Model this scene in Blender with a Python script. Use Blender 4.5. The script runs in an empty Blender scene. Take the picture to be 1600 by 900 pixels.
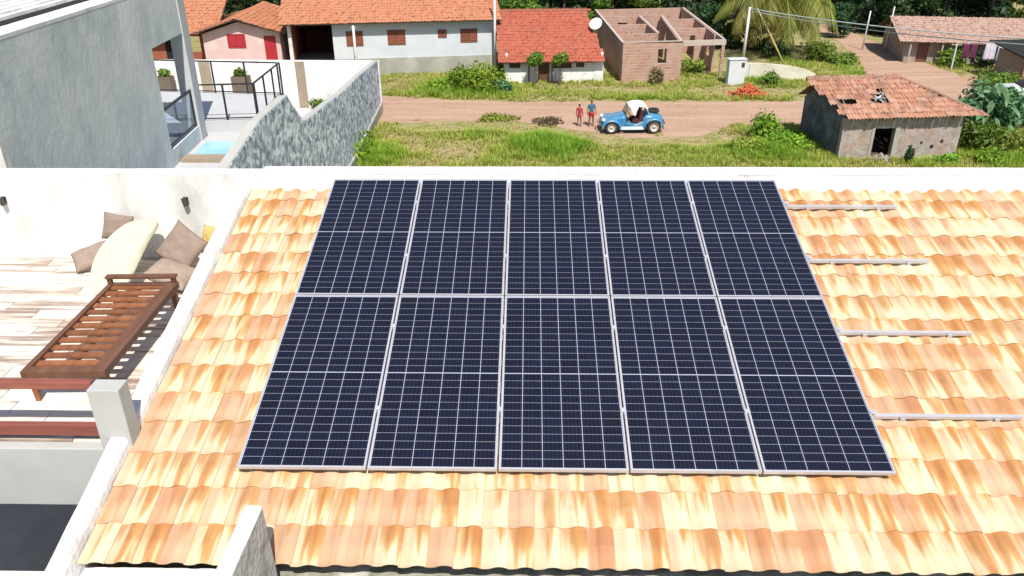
import bpy, math, random
import numpy as np
from mathutils import Matrix, Vector, noise as mnoise
R = math.radians
random.seed(7); rng = np.random.default_rng(7)
scene = bpy.context.scene
col = scene.collection

# ------------------------------------------------------------------ camera
cam_d = bpy.data.cameras.new("camera"); cam = bpy.data.objects.new("camera", cam_d); col.objects.link(cam)
cam_d.sensor_width = 36; cam_d.lens = 27.74; cam_d.clip_start = 0.1; cam_d.clip_end = 2000
rt = Vector((0.99977, 0.02069, -0.00471)); dn = Vector((0.00504, -0.44741, -0.89431)); fw = Vector((-0.02062, 0.89409, -0.44742))
m3 = Matrix((rt, -dn, -fw)).transposed()
cam.matrix_world = Matrix.Translation((0, 0, 11.5)) @ m3.to_4x4()
scene.camera = cam
# ------------------------------------------------------------------ light
SUN_EL, SUN_AZ = 56.0, 15.0           # elevation; degrees to the right of straight behind the camera
sd = bpy.data.lights.new("sun", 'SUN'); sd.energy = 5.0; sd.angle = R(0.55); sd.color = (1.0, 0.955, 0.88)
sun = bpy.data.objects.new("sun", sd); col.objects.link(sun)
sv = Vector((math.sin(R(SUN_AZ)) * math.cos(R(SUN_EL)), -math.cos(R(SUN_AZ)) * math.cos(R(SUN_EL)), math.sin(R(SUN_EL))))
sun.rotation_euler = sv.to_track_quat('Z', 'Y').to_euler(); sun.location = sv * 60
w = bpy.data.worlds.new("World"); scene.world = w; w.use_nodes = True
wn = w.node_tree; sky = wn.nodes.new('ShaderNodeTexSky'); sky.sky_type = 'NISHITA'; sky.sun_disc = False
sky.sun_elevation = R(SUN_EL); sky.sun_rotation = math.atan2(sv.x, sv.y); sky.air_density = 1.0; sky.dust_density = 1.2
wn.nodes['Background'].inputs['Strength'].default_value = 0.105
wn.links.new(sky.outputs[0], wn.nodes['Background'].inputs['Color'])
vs = scene.view_settings; vs.view_transform = 'Standard'; vs.look = 'None'; vs.exposure = 0.3; vs.gamma = 1.0; vs.use_curve_mapping = False
scene.render.engine = 'CYCLES'

# ------------------------------------------------------------------ helpers
class MB:
    def __init__(s): s.v = []; s.f = []; s.m = []
    def quad(s, a, b, c, d, m=0):
        i = len(s.v); s.v += [tuple(a), tuple(b), tuple(c), tuple(d)]; s.f.append((i, i+1, i+2, i+3)); s.m.append(m)
    def box(s, x0, x1, y0, y1, z0, z1, m=0):
        i = len(s.v)
        s.v += [(x0,y0,z0),(x1,y0,z0),(x1,y1,z0),(x0,y1,z0),(x0,y0,z1),(x1,y0,z1),(x1,y1,z1),(x0,y1,z1)]
        for q in ((0,3,2,1),(4,5,6,7),(0,1,5,4),(1,2,6,5),(2,3,7,6),(3,0,4,7)):
            s.f.append(tuple(i+k for k in q)); s.m.append(m)
        return s
    def hexa(s, b, t, m=0):            # 4 bottom points (ccw from above), 4 top points
        i = len(s.v); s.v += [tuple(p) for p in b] + [tuple(p) for p in t]
        for q in ((0,3,2,1),(4,5,6,7),(0,1,5,4),(1,2,6,5),(2,3,7,6),(3,0,4,7)):
            s.f.append(tuple(i+k for k in q)); s.m.append(m)
        return s
    def bar(s, a, b, wd, ht, m=0, up=(0,0,1)):
        a = Vector(a); b = Vector(b); d = (b-a).normalized(); up = Vector(up)
        sd_ = d.cross(up)
        if sd_.length < 1e-4: sd_ = d.cross(Vector((1,0,0)))
        sd_.normalize(); u = sd_.cross(d).normalized()
        c = lambda p, i, j: p + sd_*wd*i/2 + u*ht*j/2
        s.hexa([c(a,-1,-1), c(a,1,-1), c(b,1,-1), c(b,-1,-1)], [c(a,-1,1), c(a,1,1), c(b,1,1), c(b,-1,1)], m)
        return s
    def tube(s, pts, rad, n=8, m=0, cap=True):
        pts = [Vector(p) for p in pts]; rads = rad if isinstance(rad, (list, tuple)) else [rad]*len(pts)
        base = len(s.v); prev = None
        for k, p in enumerate(pts):
            d = (pts[min(k+1, len(pts)-1)] - pts[max(k-1, 0)]).normalized()
            a = prev if prev is not None else (Vector((0,0,1)) if abs(d.z) < .9 else Vector((1,0,0)))
            x = (a - d*a.dot(d)).normalized(); prev = x; y = d.cross(x)
            for j in range(n):
                t = 2*math.pi*j/n; s.v.append(tuple(p + (x*math.cos(t) + y*math.sin(t))*rads[k]))
        for k in range(len(pts)-1):
            for j in range(n):
                a = base+k*n+j; b = base+k*n+(j+1) % n
                s.f.append((a, b, b+n, a+n)); s.m.append(m)
        if cap:
            s.f.append(tuple(base+j for j in range(n))[::-1]); s.m.append(m)
            e = base+(len(pts)-1)*n; s.f.append(tuple(e+j for j in range(n))); s.m.append(m)
        return s
    def lathe(s, prof, n=20, axis='Y', c=(0,0,0), m=0):     # prof: (radius, offset along axis)
        base = len(s.v)
        for r_, h in prof:
            for j in range(n):
                t = 2*math.pi*j/n; a, b = r_*math.cos(t), r_*math.sin(t)
                p = (a, h, b) if axis == 'Y' else ((a, b, h) if axis == 'Z' else (h, a, b))
                s.v.append((p[0]+c[0], p[1]+c[1], p[2]+c[2]))
        for k in range(len(prof)-1):
            for j in range(n):
                a = base+k*n+j; b = base+k*n+(j+1) % n
                s.f.append((a, b, b+n, a+n)); s.m.append(m)
        return s
    def loft(s, rings, m=0, cap=True):
        base = len(s.v); n = len(rings[0])
        for r_ in rings: s.v += [tuple(p) for p in r_]
        for k in range(len(rings)-1):
            for j in range(n):
                a = base+k*n+j; b = base+k*n+(j+1) % n
                s.f.append((a, b, b+n, a+n)); s.m.append(m)
        if cap:
            s.f.append(tuple(base+j for j in range(n))[::-1]); s.m.append(m)
            e = base+(len(rings)-1)*n; s.f.append(tuple(e+j for j in range(n))); s.m.append(m)
        return s
    def mesh(s, name, mats, smooth=False):
        me = bpy.data.meshes.new(name); me.from_pydata(s.v, [], s.f)
        for mt in (mats if isinstance(mats, (list, tuple)) else [mats]): me.materials.append(mt)
        if any(s.m): me.polygons.foreach_set('material_index', s.m)
        if smooth: me.polygons.foreach_set('use_smooth', [True]*len(me.polygons))
        me.update(); return me
    def build(s, name, mats, parent=None, smooth=False, bevel=0):
        o = add(name, s.mesh(name, mats, smooth), parent)
        if bevel:
            b = o.modifiers.new('bevel', 'BEVEL'); b.width = bevel; b.segments = 2; b.limit_method = 'ANGLE'
        return o
def add(name, data, parent=None):
    o = bpy.data.objects.new(name, data); col.objects.link(o)
    if parent: o.parent = parent
    return o
def tag(o, label, cat, group=None, kind=None):
    o['label'] = label; o['category'] = cat
    if group: o['group'] = group
    if kind: o['kind'] = kind
    return o
def empty(name, loc=(0,0,0), rz=0.0, label=None, cat=None, group=None):
    o = bpy.data.objects.new(name, None); col.objects.link(o); o.location = loc; o.rotation_euler = (0, 0, rz)
    o.empty_display_size = .3
    if label: tag(o, label, cat, group)
    return o
def copy_tree(o, parent=None):
    c = o.copy(); col.objects.link(c); c.parent = parent
    for ch in list(o.children): copy_tree(ch, c)
    return c
def npmesh(name, V, F, mat, attrs=None, smooth=False, uv=None):
    V = np.asarray(V, np.float32); F = np.asarray(F, np.int32); k = F.shape[1]
    me = bpy.data.meshes.new(name); me.vertices.add(len(V)); me.vertices.foreach_set('co', V.ravel())
    me.loops.add(F.size); me.loops.foreach_set('vertex_index', F.ravel())
    me.polygons.add(len(F)); me.polygons.foreach_set('loop_start', np.arange(0, F.size, k, dtype=np.int32))
    me.polygons.foreach_set('loop_total', np.full(len(F), k, np.int32))
    if smooth: me.polygons.foreach_set('use_smooth', np.ones(len(F), bool))
    if uv is not None:
        l = me.uv_layers.new(name='UVMap'); l.data.foreach_set('uv', np.asarray(uv, np.float32)[F.ravel()].ravel())
    me.update(calc_edges=True)
    for nm, a in (attrs or {}).items():
        at = me.attributes.new(nm, 'FLOAT', 'POINT'); at.data.foreach_set('value', np.asarray(a, np.float32))
    me.materials.append(mat); me.validate(); return me

# ------------------------------------------------------------------ materials
def mat_new(name):
    m = bpy.data.materials.new(name); m.use_nodes = True; nt = m.node_tree
    return m, nt, nt.nodes['Principled BSDF']
def N(nt, t, **kw):
    n = nt.nodes.new(t)
    for k, v in kw.items():
        if k in n.inputs: n.inputs[k].default_value = v
        else: setattr(n, k, v)
    return n
def ramp(nt, stops, fac=None):
    r_ = nt.nodes.new('ShaderNodeValToRGB'); e = r_.color_ramp.elements
    while len(e) > 2: e.remove(e[-1])
    for k, (p, c) in enumerate(stops):
        el = e[k] if k < 2 else e.new(p)
        el.position = p; el.color = (*c, 1) if len(c) == 3 else c
    if fac is not None: nt.links.new(fac, r_.inputs[0])
    return r_
def math_(nt, op, a, b=None, c=None):
    n = nt.nodes.new('ShaderNodeMath'); n.operation = op
    for i, x in enumerate((a, b, c)):
        if x is None: continue
        if isinstance(x, (int, float)): n.inputs[i].default_value = x
        else: nt.links.new(x, n.inputs[i])
    return n.outputs[0]
def mix_(nt, fac, a, b, blend='MIX'):
    n = nt.nodes.new('ShaderNodeMix'); n.data_type = 'RGBA'; n.blend_type = blend
    for i, x in ((0, fac), (6, a), (7, b)):
        if isinstance(x, (int, float)): n.inputs[i].default_value = x
        elif isinstance(x, tuple): n.inputs[i].default_value = (*x, 1) if len(x) == 3 else x
        else: nt.links.new(x, n.inputs[i])
    return n.outputs[2]
def pm(name, c1, c2=None, scale=3.0, rough=.8, bump=0.0, bscale=30.0, stain=None, sscale=.6, stretch=(1,1,1), metal=0.0, rnd=0.0, spec=.4):
    """noise-mottled surface: c1/c2 mottle, optional stain colour in large soft patches, fine relief"""
    m, nt, b = mat_new(name); L = nt.links.new
    b.inputs['Roughness'].default_value = rough; b.inputs['Metallic'].default_value = metal; b.inputs['Specular IOR Level'].default_value = spec
    tc = N(nt, 'ShaderNodeTexCoord'); mp = N(nt, 'ShaderNodeMapping'); mp.inputs['Scale'].default_value = stretch
    vec = tc.outputs['Object']
    oi = N(nt, 'ShaderNodeObjectInfo')
    ad = N(nt, 'ShaderNodeVectorMath'); ad.operation = 'MULTIPLY_ADD'
    cx = N(nt, 'ShaderNodeCombineXYZ'); [L(oi.outputs['Random'], cx.inputs[i]) for i in range(3)]
    L(cx.outputs[0], ad.inputs[0]); ad.inputs[1].default_value = (37, 53, 71); L(vec, ad.inputs[2]); L(ad.outputs[0], mp.inputs['Vector'])
    c2 = c2 or tuple(x*.8 for x in c1)
    n1 = N(nt, 'ShaderNodeTexNoise', Scale=scale, Detail=6.0, Roughness=.62); L(mp.outputs[0], n1.inputs['Vector'])
    r_ = ramp(nt, [(.3, c1), (.72, c2)], n1.outputs['Fac']); out = r_.outputs[0]
    if stain:
        n2 = N(nt, 'ShaderNodeTexNoise', Scale=sscale, Detail=5.0, Roughness=.6); L(mp.outputs[0], n2.inputs['Vector'])
        r2 = ramp(nt, [(.5, (0,0,0)), (.72, (1,1,1))], n2.outputs['Fac']); out = mix_(nt, r2.outputs[0], out, stain)
    if rnd:
        f = math_(nt, 'MULTIPLY_ADD', oi.outputs['Random'], 2*rnd, 1-rnd)
        out = mix_(nt, 1.0, out, f, 'MULTIPLY')
    L(out, b.inputs['Base Color'])
    if bump:
        n3 = N(nt, 'ShaderNodeTexNoise', Scale=bscale, Detail=5.0); L(mp.outputs[0], n3.inputs['Vector'])
        bp = N(nt, 'ShaderNodeBump', Strength=bump, Distance=.02); L(n3.outputs['Fac'], bp.inputs['Height']); L(bp.outputs[0], b.inputs['Normal'])
    return m
def foliage_mat(name, dark, mid, light, trans=.3, rough=.55):
    m, nt, b = mat_new(name); L = nt.links.new
    at = N(nt, 'ShaderNodeAttribute', attribute_name='seed'); oi = N(nt, 'ShaderNodeObjectInfo')
    r_ = ramp(nt, [(0, dark), (.5, mid), (1, light)], at.outputs['Fac'])
    hs = N(nt, 'ShaderNodeHueSaturation'); L(r_.outputs[0], hs.inputs['Color'])
    L(math_(nt, 'MULTIPLY_ADD', oi.outputs['Random'], .05, .475), hs.inputs['Hue'])
    L(math_(nt, 'MULTIPLY_ADD', oi.outputs['Random'], .5, .75), hs.inputs['Value'])
    L(hs.outputs[0], b.inputs['Base Color']); b.inputs['Roughness'].default_value = rough; b.inputs['Specular IOR Level'].default_value = .3
    tr = N(nt, 'ShaderNodeBsdfTranslucent'); L(hs.outputs[0], tr.inputs['Color'])
    mx = N(nt, 'ShaderNodeMixShader', Fac=trans); L(b.outputs[0], mx.inputs[1]); L(tr.outputs[0], mx.inputs[2])
    L(mx.outputs[0], nt.nodes['Material Output'].inputs['Surface']); return m
def tile_mat(name, stops, pink, grime_shade, pinkamt=.30, wear=.3):
    """clay tile: per-tile firing tone from 'seed', flame-shaped patch along the tile from its UV"""
    m, nt, b = mat_new(name); L = nt.links.new
    at = N(nt, 'ShaderNodeAttribute', attribute_name='seed'); oi = N(nt, 'ShaderNodeObjectInfo')
    sd_ = math_(nt, 'ADD', at.outputs['Fac'], oi.outputs['Random'])
    wn_ = N(nt, 'ShaderNodeTexWhiteNoise', noise_dimensions='1D'); L(sd_, wn_.inputs['W'])
    sp = N(nt, 'ShaderNodeSeparateColor'); L(wn_.outputs['Color'], sp.inputs[0])
    uv = N(nt, 'ShaderNodeUVMap'); su = N(nt, 'ShaderNodeSeparateXYZ'); L(uv.outputs[0], su.inputs[0])
    cx = N(nt, 'ShaderNodeCombineXYZ')
    L(math_(nt, 'MULTIPLY_ADD', sp.outputs[0], 90, math_(nt, 'MULTIPLY', su.outputs[0], 1.9)), cx.inputs[0])
    L(math_(nt, 'MULTIPLY_ADD', sp.outputs[1], 90, math_(nt, 'MULTIPLY', su.outputs[1], .42)), cx.inputs[1])
    nz = N(nt, 'ShaderNodeTexNoise', Scale=1.7, Detail=1.6, Roughness=.45); L(cx.outputs[0], nz.inputs['Vector'])
    t = math_(nt, 'MULTIPLY_ADD', nz.outputs['Fac'], 2.6, -1.0)
    t = math_(nt, 'ADD', t, math_(nt, 'MULTIPLY_ADD', su.outputs[1], .7, -.40))
    t = math_(nt, 'ADD', t, math_(nt, 'MULTIPLY_ADD', sp.outputs[2], .85, -.42))
    t = math_(nt, 'SUBTRACT', t, math_(nt, 'MULTIPLY', math_(nt, 'ABSOLUTE', math_(nt, 'SUBTRACT', su.outputs[0], .68)), 1.0)); t = math_(nt, 'ADD', t, .20)
    r_ = ramp(nt, stops, t)
    pk = math_(nt, 'MULTIPLY', math_(nt, 'GREATER_THAN', sp.outputs[1], .76), pinkamt*2)
    pan = N(nt, 'ShaderNodeMapRange', interpolation_type='SMOOTHSTEP'); L(su.outputs[0], pan.inputs[0]); pan.inputs[1].default_value = .30; pan.inputs[2].default_value = .44; pan.inputs[3].default_value = 1.0; pan.inputs[4].default_value = 0.0
    panf = math_(nt, 'MULTIPLY', pan.outputs[0], math_(nt, 'MULTIPLY_ADD', sp.outputs[0], .55, .03))
    o = mix_(nt, panf, r_.outputs[0], pink)
    o = mix_(nt, pk, o, pink)
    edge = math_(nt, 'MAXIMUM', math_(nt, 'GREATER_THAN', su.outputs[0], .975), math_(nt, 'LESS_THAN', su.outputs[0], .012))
    o = mix_(nt, math_(nt, 'MULTIPLY', edge, .55), o, grime_shade)  # thin dark line painted along the sides in place of an edge shadow
    tc = N(nt, 'ShaderNodeTexCoord')
    n2 = N(nt, 'ShaderNodeTexNoise', Scale=16.0, Detail=6.0, Roughness=.7); L(uv.outputs[0], n2.inputs['Vector'])
    n3 = N(nt, 'ShaderNodeTexNoise', Scale=1.2, Detail=4.0); gp = N(nt, 'ShaderNodeNewGeometry'); L(gp.outputs['Position'], n3.inputs['Vector'])
    g = ramp(nt, [(.52, (0,0,0)), (.8, (1,1,1))], n2.outputs['Fac']); g2 = ramp(nt, [(.5, (0,0,0)), (.75, (1,1,1))], n3.outputs['Fac'])
    o = mix_(nt, math_(nt, 'MULTIPLY', math_(nt, 'ADD', g.outputs[0], g2.outputs[0]), wear), o, grime_shade)
    L(o, b.inputs['Base Color']); b.inputs['Roughness'].default_value = .75; b.inputs['Specular IOR Level'].default_value = .3
    bp = N(nt, 'ShaderNodeBump', Strength=.15, Distance=.01); L(n2.outputs['Fac'], bp.inputs['Height']); L(bp.outputs[0], b.inputs['Normal'])
    return m

M_white = pm('white_plaster', (.80,.79,.76), (.66,.65,.62), 2.5, .85, .2, 40, stain=(.46,.45,.42), sscale=1.4, stretch=(1,1,.5))
M_parapet = pm('white_rough_mortar', (.82,.81,.79), (.66,.65,.63), 9, .9, .5, 22, stain=(.50,.49,.48), sscale=2.4)
M_greywhite = pm('pale_grey_paint', (.44,.44,.415), (.39,.39,.37), 3, .8, .08, 60)
M_pink_mortar = pm('faded_pinkish_coping', (.66,.56,.55), (.74,.68,.66), 5, .9, .3, 30)
M_patio = pm('dark_grey_screed', (.40,.41,.43), (.52,.53,.55), 2.2, .85, .15, 30)
M_rubble = pm('stained_rubble_render', (.34,.33,.28), (.16,.17,.11), 6, .95, .9, 14, stain=(.55,.54,.50), sscale=3.5)
M_conc_shade = pm('raw_concrete', (.56,.55,.53), (.34,.33,.325), 9, .95, .8, 24, stain=(.24,.235,.23), sscale=5)
M_alu = pm('aluminium', (.58,.57,.60), (.50,.49,.52), 5, .38, 0, metal=.35)
M_backsheet = pm('white_backsheet', (.42,.435,.51), (.37,.385,.455), 3, .6)
M_black = pm('black_metal', (.02,.021,.025), (.03,.03,.034), 5, .45)
M_grout = pm('screed', (.40,.38,.35), (.34,.33,.30), 6, .9)
M_dark = pm('dark_void', (.02,.02,.02), (.012,.012,.012), 2, 1.0)
M_slate = pm('roof_underlay', (.10,.06,.045), (.07,.045,.03), 3, .95)

m, nt, b = mat_new('solar_cell'); oi = N(nt, 'ShaderNodeObjectInfo')
r_ = ramp(nt, [(0, (.0055,.0068,.0165)), (.5, (.0075,.0095,.0235)), (1, (.0070,.0075,.0155))], oi.outputs['Random'])
tc = N(nt, 'ShaderNodeTexCoord'); wv = N(nt, 'ShaderNodeTexWave', Scale=9.5); wv.bands_direction = 'X'; nt.links.new(tc.outputs['Object'], wv.inputs['Vector'])
wr = ramp(nt, [(.93, (0,0,0)), (1, (1,1,1))], wv.outputs['Fac'])
nt.links.new(mix_(nt, math_(nt, 'MULTIPLY', wr.outputs[0], .045), r_.outputs[0], (.35,.36,.40)), b.inputs['Base Color'])
b.inputs['Roughness'].default_value = .45; b.inputs['Specular IOR Level'].default_value = .12
M_cell = m
m, nt, b = mat_new('panel_glass'); nt.nodes.remove(b)
tr = N(nt, 'ShaderNodeBsdfTransparent'); gl = N(nt, 'ShaderNodeBsdfGlossy', Roughness=.10); lw_ = N(nt, 'ShaderNodeLayerWeight', Blend=.5)
fr_o = math_(nt, 'MULTIPLY_ADD', math_(nt, 'POWER', lw_.outputs['Facing'], 4.0), .60, .014)
mx = N(nt, 'ShaderNodeMixShader'); nt.links.new(fr_o, mx.inputs[0]); nt.links.new(tr.outputs[0], mx.inputs[1]); nt.links.new(gl.outputs[0], mx.inputs[2])
nt.links.new(mx.outputs[0], nt.nodes['Material Output'].inputs['Surface']); M_pglass = m
def glass_mat(name, tint, ior=1.5):
    m, nt, b = mat_new(name); nt.nodes.remove(b)
    tr = N(nt, 'ShaderNodeBsdfTransparent', Color=(*tint, 1)); gl = N(nt, 'ShaderNodeBsdfGlossy', Roughness=.03); lw_ = N(nt, 'ShaderNodeLayerWeight', Blend=.5)
    fr_o = math_(nt, 'MULTIPLY_ADD', math_(nt, 'POWER', lw_.outputs['Facing'], 4.0), .7, .04)
    mx = N(nt, 'ShaderNodeMixShader'); nt.links.new(fr_o, mx.inputs[0]); nt.links.new(tr.outputs[0], mx.inputs[1]); nt.links.new(gl.outputs[0], mx.inputs[2])
    nt.links.new(mx.outputs[0], nt.nodes['Material Output'].inputs['Surface']); return m
M_railglass = glass_mat('blue_tinted_glass', (.72,.82,.92))
M_carglass = glass_mat('clear_glass', (.80,.86,.86))

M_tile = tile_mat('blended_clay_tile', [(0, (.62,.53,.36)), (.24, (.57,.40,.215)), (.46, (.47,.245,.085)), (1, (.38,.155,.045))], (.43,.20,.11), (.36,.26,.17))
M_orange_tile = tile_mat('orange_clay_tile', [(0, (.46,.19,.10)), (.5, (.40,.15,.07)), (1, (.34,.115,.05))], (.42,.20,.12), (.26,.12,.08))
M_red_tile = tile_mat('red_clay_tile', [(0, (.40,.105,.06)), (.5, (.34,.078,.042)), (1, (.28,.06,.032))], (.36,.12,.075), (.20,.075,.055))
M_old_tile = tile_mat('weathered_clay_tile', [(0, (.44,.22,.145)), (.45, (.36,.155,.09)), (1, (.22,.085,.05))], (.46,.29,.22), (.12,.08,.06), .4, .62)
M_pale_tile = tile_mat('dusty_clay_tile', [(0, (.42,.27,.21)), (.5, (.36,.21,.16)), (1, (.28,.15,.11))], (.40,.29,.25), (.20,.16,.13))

# grey cement plaster with vertical smears
M_plaster = pm('grey_cement_plaster', (.74,.76,.73), (.50,.545,.55), .8, .9, .5, 7, stain=(.40,.445,.47), sscale=.7, stretch=(1.0,1.0,.6))
M_ltgrey = pm('light_grey_paint', (.50,.51,.51), (.44,.45,.455), 2, .8, .05)
# split blue stone
m, nt, b = mat_new('blue_split_stone'); L = nt.links.new
tc = N(nt, 'ShaderNodeTexCoord'); mp = N(nt, 'ShaderNodeMapping'); mp.inputs['Scale'].default_value = (3.4, 3.4, 4.4); L(tc.outputs['Object'], mp.inputs[0])
vo = N(nt, 'ShaderNodeTexVoronoi', Scale=1.5); L(mp.outputs[0], vo.inputs['Vector'])
sp = N(nt, 'ShaderNodeSeparateColor'); L(vo.outputs['Color'], sp.inputs[0])
nz = N(nt, 'ShaderNodeTexNoise', Scale=2.0, Detail=7.0, Roughness=.7); L(tc.outputs['Object'], nz.inputs['Vector'])
mixv = math_(nt, 'ADD', math_(nt, 'MULTIPLY', sp.outputs[0], .38), math_(nt, 'MULTIPLY_ADD', nz.outputs['Fac'], 1.15, -.22))
r_ = ramp(nt, [(.24, (.09,.13,.18)), (.42, (.28,.35,.43)), (.57, (.52,.58,.65)), (.72, (.86,.88,.90))], mixv)
L(r_.outputs[0], b.inputs['Base Color']); b.inputs['Roughness'].default_value = .85
bp = N(nt, 'ShaderNodeBump', Strength=1.0, Distance=.05); L(mixv, bp.inputs['Height']); L(bp.outputs[0], b.inputs['Normal']); M_stone = m
# brick
m, nt, b = mat_new('clay_block_masonry'); L = nt.links.new
tc = N(nt, 'ShaderNodeTexCoord'); sx = N(nt, 'ShaderNodeSeparateXYZ'); L(tc.outputs['Object'], sx.inputs[0]); cx = N(nt, 'ShaderNodeCombineXYZ')
L(math_(nt, 'ADD', sx.outputs[0], sx.outputs[1]), cx.inputs[0]); L(sx.outputs[2], cx.inputs[1])
bk = N(nt, 'ShaderNodeTexBrick', Scale=1.0); L(cx.outputs[0], bk.inputs['Vector'])
bk.inputs['Brick Width'].default_value = .29; bk.inputs['Row Height'].default_value = .2; bk.inputs['Mortar Size'].default_value = .016
bk.inputs['Color1'].default_value = (.44,.23,.155,1); bk.inputs['Color2'].default_value = (.33,.155,.10,1); bk.inputs['Mortar'].default_value = (.46,.40,.36,1)
nz = N(nt, 'ShaderNodeTexNoise', Scale=1.3, Detail=6.0, Roughness=.65); L(tc.outputs['Object'], nz.inputs['Vector'])
r_ = ramp(nt, [(.42, (0,0,0)), (.70, (1,1,1))], nz.outputs['Fac'])
L(mix_(nt, math_(nt, 'MULTIPLY', r_.outputs[0], .75), bk.outputs['Color'], (.46,.34,.28)), b.inputs['Base Color']); b.inputs['Roughness'].default_value = .95
bp = N(nt, 'ShaderNodeBump', Strength=.7, Distance=.02); L(bk.outputs['Fac'], bp.inputs['Height']); bp.invert = True; L(bp.outputs[0], b.inputs['Normal']); M_brick = m
M_adobe = pm('worn_adobe_render', (.42,.37,.335), (.22,.185,.16), 4.5, .95, 1.0, 11, stain=(.34,.20,.14), sscale=1.1)
M_adobe_shade = pm('damp_dark_render', (.12,.12,.125), (.06,.06,.062), 1.6, .95, .6, 12, stain=(.20,.23,.25), sscale=.9)  # darker render for the hut's left wall, its shade put into the colour
M_pinkwall = pm('pink_paint', (.64,.45,.43), (.58,.40,.38), 1.5, .85, .1, stain=(.66,.54,.50), sscale=.8)
M_reddoor = pm('red_paint', (.42,.028,.035), (.33,.02,.027), 3, .5)
M_housewall = pm('pale_blue_grey_paint', (.57,.60,.63), (.50,.53,.56), 1.2, .85, .1, stain=(.60,.61,.61), sscale=.7)
M_plinth = pm('weathered_plinth', (.38,.36,.31), (.28,.27,.23), 1.2, .95, .3, stain=(.44,.42,.37), sscale=.9)
M_shutter = pm('red_brown_shutter_wood', (.26,.085,.04), (.17,.05,.025), 6, .6, rnd=.15)
M_wood = pm('oiled_brown_wood', (.30,.115,.045), (.165,.06,.026), 3, .5, .15, 30, stretch=(6,.7,6), rnd=.2)
M_wood_dark = pm('dark_brown_wood', (.17,.075,.042), (.10,.044,.026), 3, .5, .15, 30, stretch=(3,.7,3), rnd=.15)
M_handrail = pm('red_brown_varnished_wood', (.27,.085,.06), (.18,.055,.042), 2, .45, .05, 20, stretch=(.6,4,4), stain=(.33,.12,.07), sscale=1.5)
M_tan = pm('tan_stone_facing', (.33,.265,.195), (.25,.20,.14), 3, .9, .3)
M_planterwood = pm('brown_planter', (.16,.12,.09), (.11,.085,.06), 3, .8)
M_soil = pm('soil', (.10,.07,.05), None, 4, 1)
M_deck = pm('pale_deck_tile', (.50,.50,.50), (.44,.44,.45), 1.5, .6)
M_water = pm('pool_water', (.26,.52,.60), (.34,.58,.66), 2, .08, .1, 8)
M_fabric_cream = pm('cream_canvas', (.60,.58,.44), (.50,.48,.35), 5, .95, 1.0, 7, stain=(.52,.50,.36), sscale=3)
M_fabric_brown = pm('taupe_canvas', (.33,.25,.20), (.25,.185,.145), 8, .95, .4, 80, rnd=.2)
M_fabric_yellow = pm('mustard_canvas', (.58,.42,.16), (.50,.34,.12), 8, .95, .3, 80)
M_polewhite = pm('whitewashed_pole', (.68,.66,.64), (.54,.52,.50), 3, .85)
M_poleyellow = pm('yellow_bamboo', (.46,.42,.16), (.38,.32,.12), 3, .7)
M_meter = pm('white_cabinet_render', (.60,.62,.64), (.50,.52,.54), 2, .85)
M_cream_wall = pm('cream_limewash', (.66,.63,.50), (.58,.55,.44), 2, .9, .2, stain=(.50,.46,.35), sscale=1.2)
M_rubblebrick = pm('red_brick_rubble', (.46,.12,.05), (.34,.08,.03), 3, .95, rnd=.2)
M_bark = pm('bark', (.17,.12,.085), (.10,.075,.055), 6, .95, .6, 14)
M_palmtrunk = pm('palm_trunk', (.30,.26,.21), (.20,.17,.135), 8, .95, .6, 12, stretch=(1,1,4))
M_cable = pm('weathered_cable', (.46,.52,.52), (.30,.36,.36), 3, .7)
M_lamp = pm('dark_bronze', (.05,.045,.04), (.04,.035,.03), 5, .5)
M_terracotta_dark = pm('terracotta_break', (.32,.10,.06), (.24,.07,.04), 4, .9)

M_leaf_forest = foliage_mat('forest_leaf', (.016,.035,.010), (.040,.085,.020), (.10,.17,.035), .25)
M_leaf_bush = foliage_mat('shrub_leaf', (.05,.11,.014), (.125,.225,.028), (.24,.36,.05), .35)
M_leaf_lime = foliage_mat('lime_green_leaf', (.10,.20,.015), (.20,.34,.028), (.33,.47,.05), .35)
M_leaf_blue = foliage_mat('bluish_leaf', (.05,.11,.045), (.10,.20,.09), (.19,.32,.15), .3)
M_leaf_dark = foliage_mat('dark_leaf', (.012,.03,.012), (.03,.07,.022), (.06,.12,.035), .25)
M_leaf_dry = foliage_mat('dry_leaf', (.10,.07,.04), (.17,.12,.06), (.20,.19,.07), .3)
M_leaf_yellow = foliage_mat('yellow_green_leaf', (.16,.20,.03), (.26,.32,.05), (.38,.42,.08), .35)
M_palm = foliage_mat('palm_leaflet', (.10,.125,.02), (.21,.23,.035), (.37,.36,.08), .35)
M_palm_dead = foliage_mat('dead_palm_leaflet', (.22,.15,.05), (.30,.22,.07), (.36,.28,.11), .3)
M_grass = foliage_mat('grass_blade', (.42,.34,.16), (.36,.385,.065), (.19,.335,.02), .3)

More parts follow.
